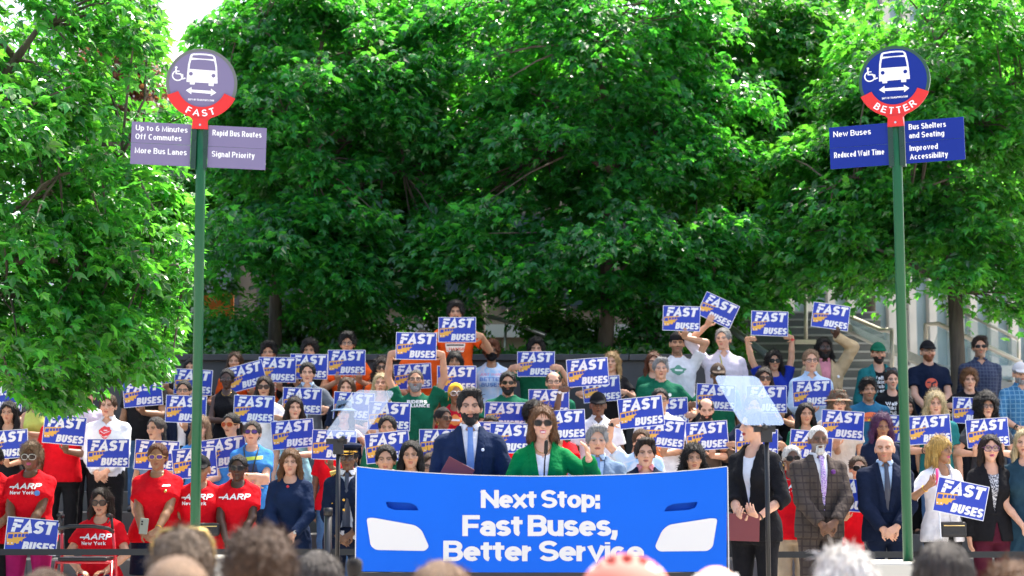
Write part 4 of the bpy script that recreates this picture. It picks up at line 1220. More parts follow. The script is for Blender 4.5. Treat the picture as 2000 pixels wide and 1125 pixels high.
def tree(label, base, top_fork, env, nclump, nleaf, size, mat, seed, trunk_r=.13, lean=(0, 0), name='maple_tree', group='maple trees behind the crowd', nlimb=12, spray=.46, droop=.35, flat=.2, cat='tree', keep=None, crown_name='crown', tint=.5):
    rs = np.random.RandomState(seed); rng = random.Random(seed)
    root = bpy.data.objects.new(name, None); C.objects.link(root); root.location = base
    tag(root, label, cat, group)
    base = np.array(base, float); fork = np.array((base[0] + lean[0], base[1] + lean[1], top_fork))
    cl = []
    vol = np.array([e[3] * e[4] * e[5] for e in env]); vol = vol / vol.sum()
    while len(cl) < nclump:
        e = env[rs.choice(len(env), p=vol)]
        d = rs.uniform(-1, 1, 3)
        if (np.abs(d) ** 3.2).sum() > 1: continue
        c = np.array(e[:3]) + d * np.array(e[3:6])
        if keep is None or keep(c): cl.append(c)
    cl = np.array(cl)
    mb = MB(); tr = trunk_r
    up = max(c[2] for c in cl)
    jit = lambda k: np.array([rng.uniform(-k, k), rng.uniform(-k, k), 0])
    stem = [base, base * .6 + fork * .4 + jit(.05), fork]
    mb.tube([p - base for p in stem], [tr * 1.15, tr * 1.0, tr * .92], 14)
    # leaders and limbs
    nodes = [(fork, tr * .8)]
    order = sorted(range(len(cl)), key=lambda i: rs.rand())
    top = np.array((np.mean(cl[:, 0]), np.mean(cl[:, 1]), up - .4))
    lead = [fork, fork * .6 + top * .4 + jit(.25), fork * .25 + top * .75 + jit(.3), top]
    mb.tube([p - base for p in lead], [tr * .8, tr * .6, tr * .35, tr * .1], 10)
    for t in np.linspace(.05, .95, 12):
        i = min(int(t * 3), 2); f_ = t * 3 - i; nodes.append((lead[i] * (1 - f_) + lead[i + 1] * f_, tr * (.7 - .55 * t)))
    for i in order[:nlimb]:
        c = cl[i]; cands = [nd for nd in nodes if nd[0][2] < c[2] + .1] or nodes[:1]
        s, r0 = min(cands[:13], key=lambda nd: abs(np.linalg.norm(nd[0] - c) * .4 + abs((c[2] - nd[0][2]) - .5 * np.linalg.norm((c - nd[0])[:2]))))
        r0 = min(r0, tr * .5)
        p1 = s * .65 + c * .35 + np.array((0, 0, .12 + .1 * rng.random())) + jit(.15); p2 = s * .3 + c * .7 + np.array((0, 0, .1)) + jit(.15)
        mb.tube([p - base for p in (s, p1, p2, c)], [r0 * .8, r0 * .55, r0 * .35, .012], 8)
        for q, rr in ((p1, r0 * .5), (p2, r0 * .3), (c, .012)): nodes.append((q, rr))
        for f_ in (.33, .66): nodes.append((p1 * (1 - f_) + p2 * f_, r0 * .4)); nodes.append((p2 * (1 - f_) + c * f_, r0 * .25))
    NP = np.array([nd[0] for nd in nodes])
    for i in order[nlimb:]:
        c = cl[i]; j = np.argmin(((NP - c) ** 2).sum(1)); s = NP[j]
        if np.linalg.norm(s - c) > 3: continue
        mb.tube([s - base, (s * .5 + c * .5) + np.array((0, 0, .06)) - base, c - base], [min(.02, nodes[j][1]), .012, .005], 5, cap=False)
    mb.build('trunk', BARK, root, True)
    # leaves: flattened sprays about the twig ends
    m = nleaf // nclump; P = []; N = []; Dd = []
    ctr = cl.mean(0)
    for c in cl:
        rad = spray * (.6 + .7 * rs.rand()); k = int(m * (.5 + rs.rand()))
        a = rs.rand(k) * 6.283; r = np.sqrt(rs.rand(k)) * rad
        out = c - np.array((fork[0], fork[1], c[2])); out = out / (np.linalg.norm(out) + 1e-6)
        x, y = np.cos(a) * r, np.sin(a) * r
        z = rs.normal(size=k) * rad * flat - (r / rad) ** 2 * rad * droop - (x * out[0] + y * out[1]) * droop * .6
        P.append(np.stack([x, y, z], 1) + c)
        nrm = np.stack([rs.normal(size=k) * .55 + out[0] * .35, rs.normal(size=k) * .55 + out[1] * .35, np.ones(k) * .9], 1); N.append(nrm)
        Dd.append(np.stack([np.cos(a) + out[0] * .6 + rs.normal(size=k) * .4, np.sin(a) + out[1] * .6 + rs.normal(size=k) * .4, -.5 - droop + rs.normal(size=k) * .3], 1))
    P = np.concatenate(P); N = np.concatenate(N); Dd = np.concatenate(Dd)
    if keep is not None:
        k_ = np.array([keep(p) for p in P]); P, N, Dd = P[k_], N[k_], Dd[k_]
    add(crown_name, leaf_mesh(crown_name, P - base, N, Dd, size, mat, rs, tint=tint), root)
    return root
def at(px, py, D): return np.array(W(px, py, D))
def env(px, py, D, rx, rz, ry=1.5):
    """an ellipsoid of foliage about a photo point; radii in photo pixels sideways and up, metres in depth"""
    s = F_PX / D; c = at(px, py, D); return (c[0], c[1], c[2], rx / s, ry, rz / s)
def tb(px, D, z=None):
    c = at(px, 700, D); return (c[0], D, bedz(c[0], D) if z is None else z)

tree('maple with a dark trunk behind the people in orange shirts', tb(537, 25), at(537, 545, 25)[2], [env(650, 170, 25, 245, 250, 1.4), env(560, 460, 24, 190, 90, 1.1), env(730, 490, 24.3, 190, 110, 1.0), env(760, 570, 24, 120, 40, .7)], 200, 29000, .125, MAPLE, 11, .092)
tree('maple whose forked trunk stands at the centre behind the crowd', tb(1178, 24.6), at(1188, 470, 24.6)[2], [env(1130, 170, 25, 340, 250, 1.5), env(1180, 480, 24.2, 310, 85, 1.2), env(960, 440, 24, 140, 110, .9), env(1420, 500, 24, 130, 90, 1.0), env(1260, 560, 24, 110, 40, .7), env(1000, 520, 24, 110, 60, .7)], 240, 34000, .125, MAPLE, 23, .098, lean=(.06, 0))
tree('maple with a pale grey trunk in front of the glass facade', tb(1868, 23.4, 1.15), at(1868, 570, 23.4)[2], [env(1868, 215, 23.8, 245, 270, 1.4), env(1830, 500, 23.4, 250, 60, 1.2), env(1640, 400, 24, 150, 160, 1.2), env(1980, 560, 23.4, 60, 60, .8)], 220, 32000, .12, SPRING, 37, .098)
tree('maple standing between the central trunk and the stone stairs', tb(1500, 28.5), at(1500, 560, 28.5)[2], [env(1450, 185, 26.8, 185, 225, 1.2), env(1440, 480, 27.5, 180, 80, 1.2)], 220, 28000, .14, SPRING, 41, .12)
tree('slim maple set back behind the leftmost of the dark trunks', tb(634, 28), at(634, 560, 28)[2], [env(730, 170, 28, 280, 220, 1.3), env(800, 400, 27.5, 170, 120, 1.2)], 170, 24000, .14, SPRING, 53, .12)
tree('distant maple seen between the two big dark trunks', tb(938, 31), at(938, 560, 31)[2], [env(930, 110, 30, 380, 230, 1.4)], 190, 21000, .18, SPRING, 67, .12)
tree('light green tree behind the sign marked BETTER', tb(1700, 31, 2.0), at(1690, 470, 31)[2], [env(1600, 320, 30, 280, 210, 1.6), env(1800, 240, 31, 260, 290, 1.6)], 160, 18000, .17, SPRING, 71, .12, name='leafy_tree')
tree('tree partly bare with brown dry leaves near the sky gap', (at(215, 700, 33)[0], 33, 0.0), at(215, 470, 33)[2], [env(235, 170, 33, 70, 110, .8)], 60, 3500, .13, DEAD, 83, .1, name='dry_tree', group=None, crown_name='foliage')
tree('bright tree beyond the left pole', (at(330, 700, 29)[0], 29, 1.5), at(330, 560, 29)[2], [env(400, 330, 29, 150, 150, 1.4), env(330, 420, 28, 130, 130, 1.3)], 130, 14000, .16, SPRING, 91, .11)
def keep6(p):
    s = F_PX / p[1]; px = CX + p[0] * s; py = HOR - (p[2] - CAM_H) * s
    lim = 385 - 90 * max(0, (300 - py) / 300) if py < 500 else 385 - (py - 500) * .22
    low = 700 + 110 * math.sin(min(1.0, max(0, (px + 40) / 260)) * 2.6) if px < 300 else 780 - (px - 300) * 2.0
    return px < lim and py < low
tree('near tree whose leafy branches hang over the left of the crowd', (at(-330, 900, 15.2)[0], 15.2, 0), at(-330, 560, 15.2)[2], [env(60, 330, 15.2, 330, 420, 1.3), env(170, 640, 15.2, 200, 150, .9), env(60, 690, 15.2, 170, 100, .8), env(250, 480, 15.2, 140, 200, .8)], 210, 19000, .105, SPRING, 101, .15, name='leafy_tree', group=None, nlimb=16, spray=.34, droop=.6, keep=keep6)

# shrubs and the low planting
def shrub(label, px, py, D, rx, rz, n, size, mat, seed, group='shrubs in the planting bed'):
    rs = np.random.RandomState(seed); s = F_PX / D; c = at(px, py, D); z0 = bedz(c[0], D); rx, rz = rx / s, rz / s
    root = bpy.data.objects.new('shrub', None); C.objects.link(root); root.location = (c[0], D, z0)
    tag(root, label, 'shrub', group)
    h = c[2] + rz - z0; mb = MB(); tips = []
    for i in range(14):
        a = rs.rand() * 6.28; q = np.array((math.cos(a) * rx * rs.rand(), math.sin(a) * rx * .6 * rs.rand(), h * (.5 + .5 * rs.rand()))); tips.append(q)
        mb.tube([(0, 0, 0), tuple(q * .5 + np.array((0, 0, .1))), tuple(q)], [.02, .012, .004], 5)
    mb.build('stem', BARK, root)
    d = rs.normal(size=(n, 3)); d /= np.linalg.norm(d, axis=1, keepdims=True); r = rs.rand(n) ** .45
    lump = 1 + .35 * np.sin(d[:, 0] * 5 + seed) * np.sin(d[:, 2] * 6 + seed)
    P = d * (r * lump)[:, None] * np.array((rx, rx * .6, h * .55)) + np.array((0, 0, h * .55))
    P[:, 2] = np.maximum(P[:, 2], .02)
    add('foliage', leaf_mesh('foliage', P, d + rs.normal(size=(n, 3)) * .5 + np.array((0, 0, .6)), rs.normal(size=(n, 3)) + np.array((0, 0, -.5)), size, mat, rs, simple=True), root)
shrub('sunlit shrub right of the left sign pole', 440, 660, 24.2, 80, 55, 2600, .09, SPRING, 1)  # brighter leaf colour stands in for sunlight on the bright shrubs
shrub('bright shrub between the two dark left trunks', 690, 620, 26.5, 60, 70, 2200, .09, SPRING, 2)
shrub('yellowish shrub left of the central trunk', 1060, 620, 25.5, 45, 65, 1700, .09, SPRING, 3)
shrub('dark shrub right of the central trunk', 1265, 640, 25, 70, 70, 2400, .09, MAPLE, 4)
shrub('tall dark bush beside the foot of the stairs', 1400, 640, 25.5, 80, 80, 2600, .1, SHADE, 5)
shrub('shady bush behind the boy in glasses', 720, 660, 25.5, 110, 40, 2400, .09, SHADE, 6)
shrub('round bush behind the tallest person in orange', 880, 650, 27, 90, 60, 2400, .1, SHADE, 7)
shrub('dark leafy bush below the steel rail left of the central trunk', 1110, 655, 25.0, 100, 45, 3000, .1, SHADE, 12)
shrub('wide dark bush right of the left pole', 560, 640, 26.2, 120, 60, 3200, .1, SHADE, 13)
shrub('small leafy bush at the far left of the planter', 330, 640, 25, 90, 70, 2600, .1, SPRING, 8)
rs = np.random.RandomState(9); n = 26000
P = np.stack([rs.uniform(-9, 3.0, n), 23.0 + rs.rand(n) ** 1.4 * 6, np.zeros(n)], 1)
P[:, 2] = bedz(0, P[:, 1]) + .05 + .3 * rs.rand(n) * (.5 + .5 * np.sin(P[:, 0] * 2.3) * np.sin(P[:, 1] * 2.7))
tag(add('ground_cover', leaf_mesh('ground_cover', P, rs.normal(size=(n, 3)) * .6 + np.array((0, -.3, 1)), rs.normal(size=(n, 3)), .1, SHADE, rs, simple=True)), kind='stuff')

# ------------------------------------------------------------------ buildings behind
def Wx(px, D): return at(px, 700, D)[0]
fa = bpy.data.objects.new('glass_building', None); C.objects.link(fa); fa.location = (Wx(1460, 38), 38, 0)
tag(fa, 'modern building with pale vertical fins and blue glass at right', 'building')
pale = pmat('pale_concrete', (.72, .66, .57), .7, bump=.1, var=.1, vscale=2)
fw = Wx(2500, 38) - Wx(1460, 38)
b_ = MB(); b_.box((0, .35, 0), (fw, 6, 16)); b_.build('wall', pmat('curtain_wall', (.2, .25, .28), .5), fa)
fin_me = None; pane_me = None; nf = int(fw / .42)
for i in range(nf):
    if fin_me is None:
        b_ = MB(); b_.box((0, 0, 0), (.15, .345, 16)); fin_me = b_.me('fin', [pale])
        b_ = MB()
        b_.box((0, .30, 0), (.262, .34, 16)); pane_me = b_.me('window', [pmat('blue_glass', (.40, .54, .60), .2, var=.5, vscale=.35, spec=.9)])
    add('fin', fin_me, fa, (i * .42, 0, 0)); add('window', pane_me, fa, (i * .42 + .154, 0, 0))
for z in (3.4,):
    b_ = MB(); b_.box((0, -.05, z), (fw, .2, z + .22)); b_.build('floor_band', pale, fa)
bl = bpy.data.objects.new('low_building', None); C.objects.link(bl); bl.location = (Wx(330, 36), 36, 0)
tag(bl, 'low tan building half hidden behind the trees', 'building')
bw_ = Wx(1440, 36) - Wx(330, 36); tanw = pmat('tan_stone', (.27, .21, .15), .8, bump=.2, bscale=6, var=.15, vscale=1.5)
b_ = MB(); b_.box((0, 0, 0), (bw_, 5, 8.4)); b_.build('wall', tanw, bl)
b_ = MB(); b_.box((-.1, -.15, 8.4), (bw_ + .1, 5.1, 8.75)); b_.build('roof', pale, bl)
b_ = MB(); b_.box((0, -.12, 4.05), (bw_, -.002, 4.3)); b_.build('ledge', pmat('pale_ledge', (.62, .6, .56), .7), bl)
for i in range(9):
    for z0 in (1.6, 4.6):
        x = .5 + i * 1.2
        b_ = MB(); b_.box((x, -.06, z0), (x + .85, -.003, z0 + 1.9)); f_ = b_.build('window', pmat('window_frame', (.09, .085, .08), .5), bl)
        b_ = MB(); b_.box((x + .06, -.075, z0 + .06), (x + .79, -.062, z0 + 1.84)); b_.build('pane', pmat('dusky_glass', (.06, .09, .10), .1, spec=.8), f_)
tw = bpy.data.objects.new('tower_block', None); C.objects.link(tw); tw.location = (Wx(60, 75), 75, 0)
tag(tw, 'pale tower seen through the leaves at upper left', 'building')
b_ = MB(); b_.box((0, 0, 0), (5.0, 8, 22.5)); b_.build('wall', pmat('pale_tower', (.6, .6, .62), .7), tw)
b_ = MB(); b_.box((.02, .02, 22.502), (4.98, 7.98, 22.9)); b_.build('roof', pale, tw)
wm = None
for i in range(6):
    for j in range(12):
        if wm is None:
            q = MB(); q.box((0, -.05, 0), (.5, -.004, 1.2)); wm = q.me('window', [pmat('pale_window', (.3, .36, .42), .15)])
        add('window', wm, tw, (.3 + i * .78, 0, 2 + j * 1.7))
# an orange site barrier and a fallen pale rail in the planting
for k, (px, py, wd, lb) in enumerate(((425, 590, 60, 'orange barrier sheet glimpsed under the leaves left of the dark trunk'),)):
    c = at(px, py, 30); q = MB(); q.box((-.26, 0, 0), (.26, .05, .95)); o = q.build('barrier', pmat('orange_sheet', (.75, .2, .02), .7, bump=.3, bscale=5), loc=(c[0], 30, c[2] - .8)); q = MB()
    for x in (-.2, .2): q.box((x - .03, .055, -c[2] + 2.25), (x + .03, .1, .9))
    q.build('post', pmat('site_post', (.2, .2, .2), .6), o)
    tag(o, lb, 'barrier')
q = MB(); a, b = at(955, 618, 25.2), at(1065, 655, 24.6)
q.tube([a, (a + b) / 2 + np.array((0, 0, .03)), b], .03, 8); q.tube([at(990, 612, 25.4), at(1130, 606, 25.4)], .022, 8); q.tube([at(985, 690, 25.0), at(990, 605, 25.4)], .02, 8); q.tube([at(1120, 690, 25.0), at(1128, 604, 25.4)], .02, 8)
tag(q.build('garden_rail', pmat('bare_steel', (.45, .44, .43), .35, .7), smooth=True), 'grey metal garden rail left of the central tree trunk', 'railing')

# ------------------------------------------------------------------ stone stairs at the right with rails
xs0, xs1 = Wx(1395, 23.4), Wx(1760, 23.4)
z0 = 1.15
mb = MB(); nosing = MB(); ns = 14
for i in range(ns):
    y0, z1 = 23.2 + i * .42, z0 + .62 + (i + 1) * .152
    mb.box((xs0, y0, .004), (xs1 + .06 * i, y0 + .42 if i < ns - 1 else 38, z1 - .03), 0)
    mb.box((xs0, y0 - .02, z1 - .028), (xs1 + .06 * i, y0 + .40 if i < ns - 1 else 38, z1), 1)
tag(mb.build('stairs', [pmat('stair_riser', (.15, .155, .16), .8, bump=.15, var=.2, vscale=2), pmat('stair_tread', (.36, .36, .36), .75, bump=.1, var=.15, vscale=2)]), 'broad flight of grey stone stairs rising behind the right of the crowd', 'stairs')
mb = MB(); mb.box((Wx(1395, 23), 22.62, .004), (Wx(2400, 23), 23.15, 1.92)); 
tag(mb.build('stair_wall', pmat('grey_stone', (.115, .115, .11), .8, bump=.15, bscale=12, var=.2, vscale=2)), 'low grey stone wall below the stairs at right', 'wall')
brass = pmat('brushed_steel', (.66, .60, .50), .5, .35); conc = pmat('stringer_stone', (.5, .48, .44), .7, var=.1)
def rail(label, pts, r, posts, foot=None, glass=None, stringer=None):
    root = bpy.data.objects.new('balustrade', None); C.objects.link(root); o = np.array(pts[0]); root.location = o
    tag(root, label, 'railing')
    q = MB(); q.tube([p - o for p in pts], r, 10); q.build('handrail', brass, root, True)
    for a, b in posts:
        q = MB(); q.tube([a - o, b - o], .028, 8); q.build('post', brass, root, True)
    if glass:
        q = MB(); G = [np.array(g) - o for g in glass]; q.faces([tuple(g) for g in G] + [tuple(g + np.array((0, .015, 0))) for g in G], [(0, 1, 2, 3), (7, 6, 5, 4), (0, 4, 5, 1), (1, 5, 6, 2), (2, 6, 7, 3), (3, 7, 4, 0)])
        q.build('glass_panel', glassmat('balustrade_glass', (.45, .62, .68), .3), root)
    if stringer:
        a, b, h = stringer; a, b = np.array(a) - o, np.array(b) - o; q = MB()
        V = [a, b, b + np.array((0, 0, h)), a + np.array((0, 0, h))]; V = [tuple(v) for v in V] + [tuple(v + np.array((0, .2, 0))) for v in V]
        q.faces(V, [(0, 1, 2, 3), (7, 6, 5, 4), (0, 4, 5, 1), (1, 5, 6, 2), (2, 6, 7, 3), (3, 7, 4, 0)]); q.build('stringer', conc, root)
rail('steel handrail with glass at the right edge of the stairs', [at(1600, 592, 28), at(1722, 645, 24.5), at(1742, 645, 24.3)], .03, [(at(1742, 645, 24.3), at(1742, 735, 24.3))],
     glass=[at(1655, 640, 26.8), at(1738, 690, 24.4), at(1738, 652, 24.4), at(1655, 618, 26.8)], stringer=(at(1640, 640, 27), at(1852, 738, 23.3), .12))
rail('steel handrail with glass descending behind the tree at far right', [at(1808, 660, 24), at(1808, 634, 24), at(1832, 632, 24), at(1995, 708, 23.4)], .03, [(at(1808, 634, 24), at(1808, 712, 24)), (at(1995, 708, 23.4), at(1995, 760, 23.4))],
     glass=[at(1812, 715, 24), at(1992, 745, 23.45), at(1992, 714, 23.45), at(1834, 640, 24)], stringer=(at(1800, 716, 24.1), at(2010, 772, 23.4), .1))
rail('upper glass balustrade high behind the far right trunk', [at(1880, 610, 30), at(1990, 662, 29)], .025, [(at(1880, 610, 30), at(1880, 680, 30)), (at(1990, 662, 29), at(1990, 715, 29))], glass=[at(1882, 676, 30), at(1988, 712, 29), at(1988, 668, 29), at(1882, 616, 30)])
rail('centre handrail post on the stairs', [at(1574, 560, 27), at(1574, 590, 26.5)], .02, [(at(1574, 585, 26.5), at(1574, 672, 26.5))])
q = MB(); a = at(1552, 668, 26.3); q.box((a[0], a[1] - .05, a[2] - .03), (a[0] + .3, a[1] + .1, a[2] + .03)); 
tag(q.build('step_plate', brass), 'small brass plate at the foot of the centre handrail post', 'plate')
q = MB(); a, b = at(1425, 640, 25.2), at(1500, 695, 23.6); q.tube([a, b], .05, 8)
tag(q.build('handrail', pmat('pale_rail', (.5, .5, .5), .4, .6)), 'pale sloping handrail left of the stairs', 'railing')

# ------------------------------------------------------------------ the bus-front panel
PD = 12.3
blue = pmat('panel_blue', (.006, .112, .62), .4, spec=.1, var=.04, vscale=1.2)
whitep = pmat('panel_white', (.62, .615, .61), .5)
def panel2d(px, py):
    p = W(px, py, PD); return (p.x, p.z)
pr = bpy.data.objects.new('bus_front_panel', None); C.objects.link(pr); pr.location = (W(1058, 900, PD).x, PD, 0)
tag(pr, 'wide blue panel shaped like a bus front reading Next Stop: Fast Buses, Better Service', 'podium panel')
def loc2(px, py):
    x, z = panel2d(px, py); return (x - pr.location.x, z)
N_ = 24
topc = [loc2(697 + 723 * i / N_, 912 + 19 * (1 - (2 * i / N_ - 1) ** 2) ** .9) for i in range(N_ + 1)]
botc = [loc2(1419 - 724 * i / N_, 1116 + 2 * (1 - (2 * i / N_ - 1) ** 2)) for i in range(N_ + 1)]
slots = [[(753, 980), (800, 982), (812, 987), (818, 997), (770, 996), (757, 991)], [(1363, 980), (1316, 984), (1303, 989), (1297, 999), (1345, 996), (1359, 991)]]
def curve_plate(name, loops, y0, y1, mats, parent):
    """an extruded plate with holes, filled as a 2-D curve"""
    cu = bpy.data.curves.new(name, 'CURVE'); cu.dimensions = '2D'; cu.fill_mode = 'BOTH'; cu.extrude = abs(y1 - y0) / 2
    for lp in loops:
        sp = cu.splines.new('POLY'); sp.points.add(len(lp) - 1); sp.use_cyclic_u = True
        for p, (x, z) in zip(sp.points, lp): p.co = (x, z, 0, 1)
    tmp = bpy.data.objects.new('tmp', cu); C.objects.link(tmp)
    me = bpy.data.meshes.new_from_object(tmp.evaluated_get(bpy.context.evaluated_depsgraph_get()))
    bpy.data.objects.remove(tmp); bpy.data.curves.remove(cu)
    me.transform(Matrix.Translation((0, (y0 + y1) / 2, 0)) @ Matrix.Rotation(math.pi / 2, 4, 'X'))
    me.materials.clear()
    for m in mats: me.materials.append(m)
    o = add(name, me, parent); me.name = name
    return o
slot_l = [rounded([loc2(*p) for p in s], .012) for s in slots]
pl = curve_plate('panel', [topc + botc] + slot_l, 0, .03, [blue], pr)
mb = MB(); SPACE = .22
put_text(mb, 'Next Stop:', loc2(941, 0)[0], loc2(0, 992)[1], loc2(0, 957)[1] - loc2(0, 992)[1], -.002, 0, .265, 1.18, .005, width=loc2(1167, 0)[0] - loc2(941, 0)[0])
put_text(mb, 'Fast Buses,', loc2(906, 0)[0], loc2(0, 1047)[1], loc2(0, 1006)[1] - loc2(0, 1047)[1], -.002, 0, .265, 1.18, .005, width=loc2(1201, 0)[0] - loc2(906, 0)[0])
put_text(mb, 'Better Service', loc2(870, 0)[0], loc2(0, 1096)[1], loc2(0, 1056)[1] - loc2(0, 1096)[1], -.002, 0, .265, 1.18, .005, width=loc2(1250, 0)[0] - loc2(870, 0)[0])
SPACE = .28
bm = bmesh.new(); bm.from_mesh(pl.data); nf0 = len(bm.faces)
vs = [bm.verts.new(v) for v in mb.v]
for f in mb.f: bm.faces.new([vs[i] for i in f]).material_index = 1
bm.to_mesh(pl.data); bm.free(); pl.data.materials.append(whitep)
for P in ([(716, 1012), (728, 1011), (812, 1026), (824, 1036), (838, 1068), (830, 1076), (734, 1074), (724, 1066)], [(1401, 1013), (1389, 1012), (1306, 1025), (1293, 1036), (1279, 1068), (1287, 1077), (1382, 1076), (1392, 1068)]):
    mb = MB(); mb.prism(rounded([loc2(*p) for p in P], .03), -.006, -.001); mb.build('headlight', whitep, pr)
for s in slot_l:
    mb = MB(); xs_ = [p[0] for p in s]; zs_ = [p[1] for p in s]
    n_ = len(s); mb.faces([(x, .0305, z) for x, z in s] + [(x, .075, z) for x, z in s], [(i, (i + 1) % n_, (i + 1) % n_ + n_, i + n_) for i in range(n_)] + [tuple(range(n_, 2 * n_))]); mb.build('slot', blue, pr)
mb = MB()
for i in range(N_): 
    (x0, za), (x1, zb) = topc[i], topc[i + 1]
    mb.faces([(x0, -.003, za + .001), (x1, -.003, zb + .001), (x1, -.003, zb + .006), (x0, -.003, za + .006), (x0, .033, za + .001), (x1, .033, zb + .001), (x1, .033, zb + .006), (x0, .033, za + .006)], [(0, 1, 2, 3), (7, 6, 5, 4), (2, 6, 7, 3), (0, 4, 5, 1)])
for sx, a, b in ((-1, loc2(697, 912), loc2(695, 1116)), (1, loc2(1420, 912), loc2(1419, 1116))):
    x0, x1 = sorted((a[0] + sx * .001, a[0] + sx * .007)); mb.box((x0, -.003, b[1]), (x1, .033, a[1]))
mb.build('edge_trim', whitep, pr)
mb = MB(); l, r = loc2(700, 1118), loc2(1414, 1118); mb.box((l[0], .004, .004), (r[0], .06, l[1] - .002)); mb.build('base', pmat('base_black', (.012, .012, .013), .5), pr)
for px in (760, 1356):
    mb = MB(); a = loc2(px, 1000); mb.box((a[0] - .03, .087, .004), (a[0] + .03, .5, .05)); mb.box((a[0] - .03, .087, .052), (a[0] + .03, .13, a[1])); mb.build('brace', pmat('brace_wood', (.3, .2, .11), .7), pr)
# microphone
mc = bpy.data.objects.new('microphone', None); C.objects.link(mc); mloc = W(1063, 930, 12.42); mc.location = (mloc.x, 12.42, 0)
tag(mc, 'slim black gooseneck microphone in front of the person in kelly green', 'microphone')
blk = pmat('black_plastic', (.010, .010, .011), .45)
def rel(px, py, D, o): p = W(px, py, D); return (p.x - o.x, D - o.y, p.z - o.z)
mb = MB(); mb.tube([(0, 0, .004), (0, 0, 1.0), rel(1063, 926, 12.42, mc.location), rel(1064, 900, 12.4, mc.location), rel(1066, 884, 12.37, mc.location)], [.012, .012, .006, .005, .005], 8); mb.build('stem', pmat('dark_steel', (.03, .03, .035), .3, .8), mc, True)
mb = MB(); mb.tube([rel(1065.5, 887, 12.375, mc.location), rel(1066, 884, 12.37, mc.location), rel(1067, 864, 12.33, mc.location), rel(1067.5, 860, 12.32, mc.location)], [.008, .0135, .0135, .008], 12); mb.build('capsule', pmat('mic_foam', (.012, .012, .012), .9, bump=.5, bscale=300), mc, True)
mb = MB(); mb.box((-.15, -.15, 0.004), (.15, .15, .03)); mb.build('base', blk, mc)
mb = MB(); mb.box((W(830, 900, 12.9).x, 12.55, .004), (W(1210, 900, 12.9).x, 13.6, .12))
tag(mb.build('stage_platform', pmat('stage_black', (.02, .02, .02), .7)), 'low black platform behind the blue panel', 'platform')

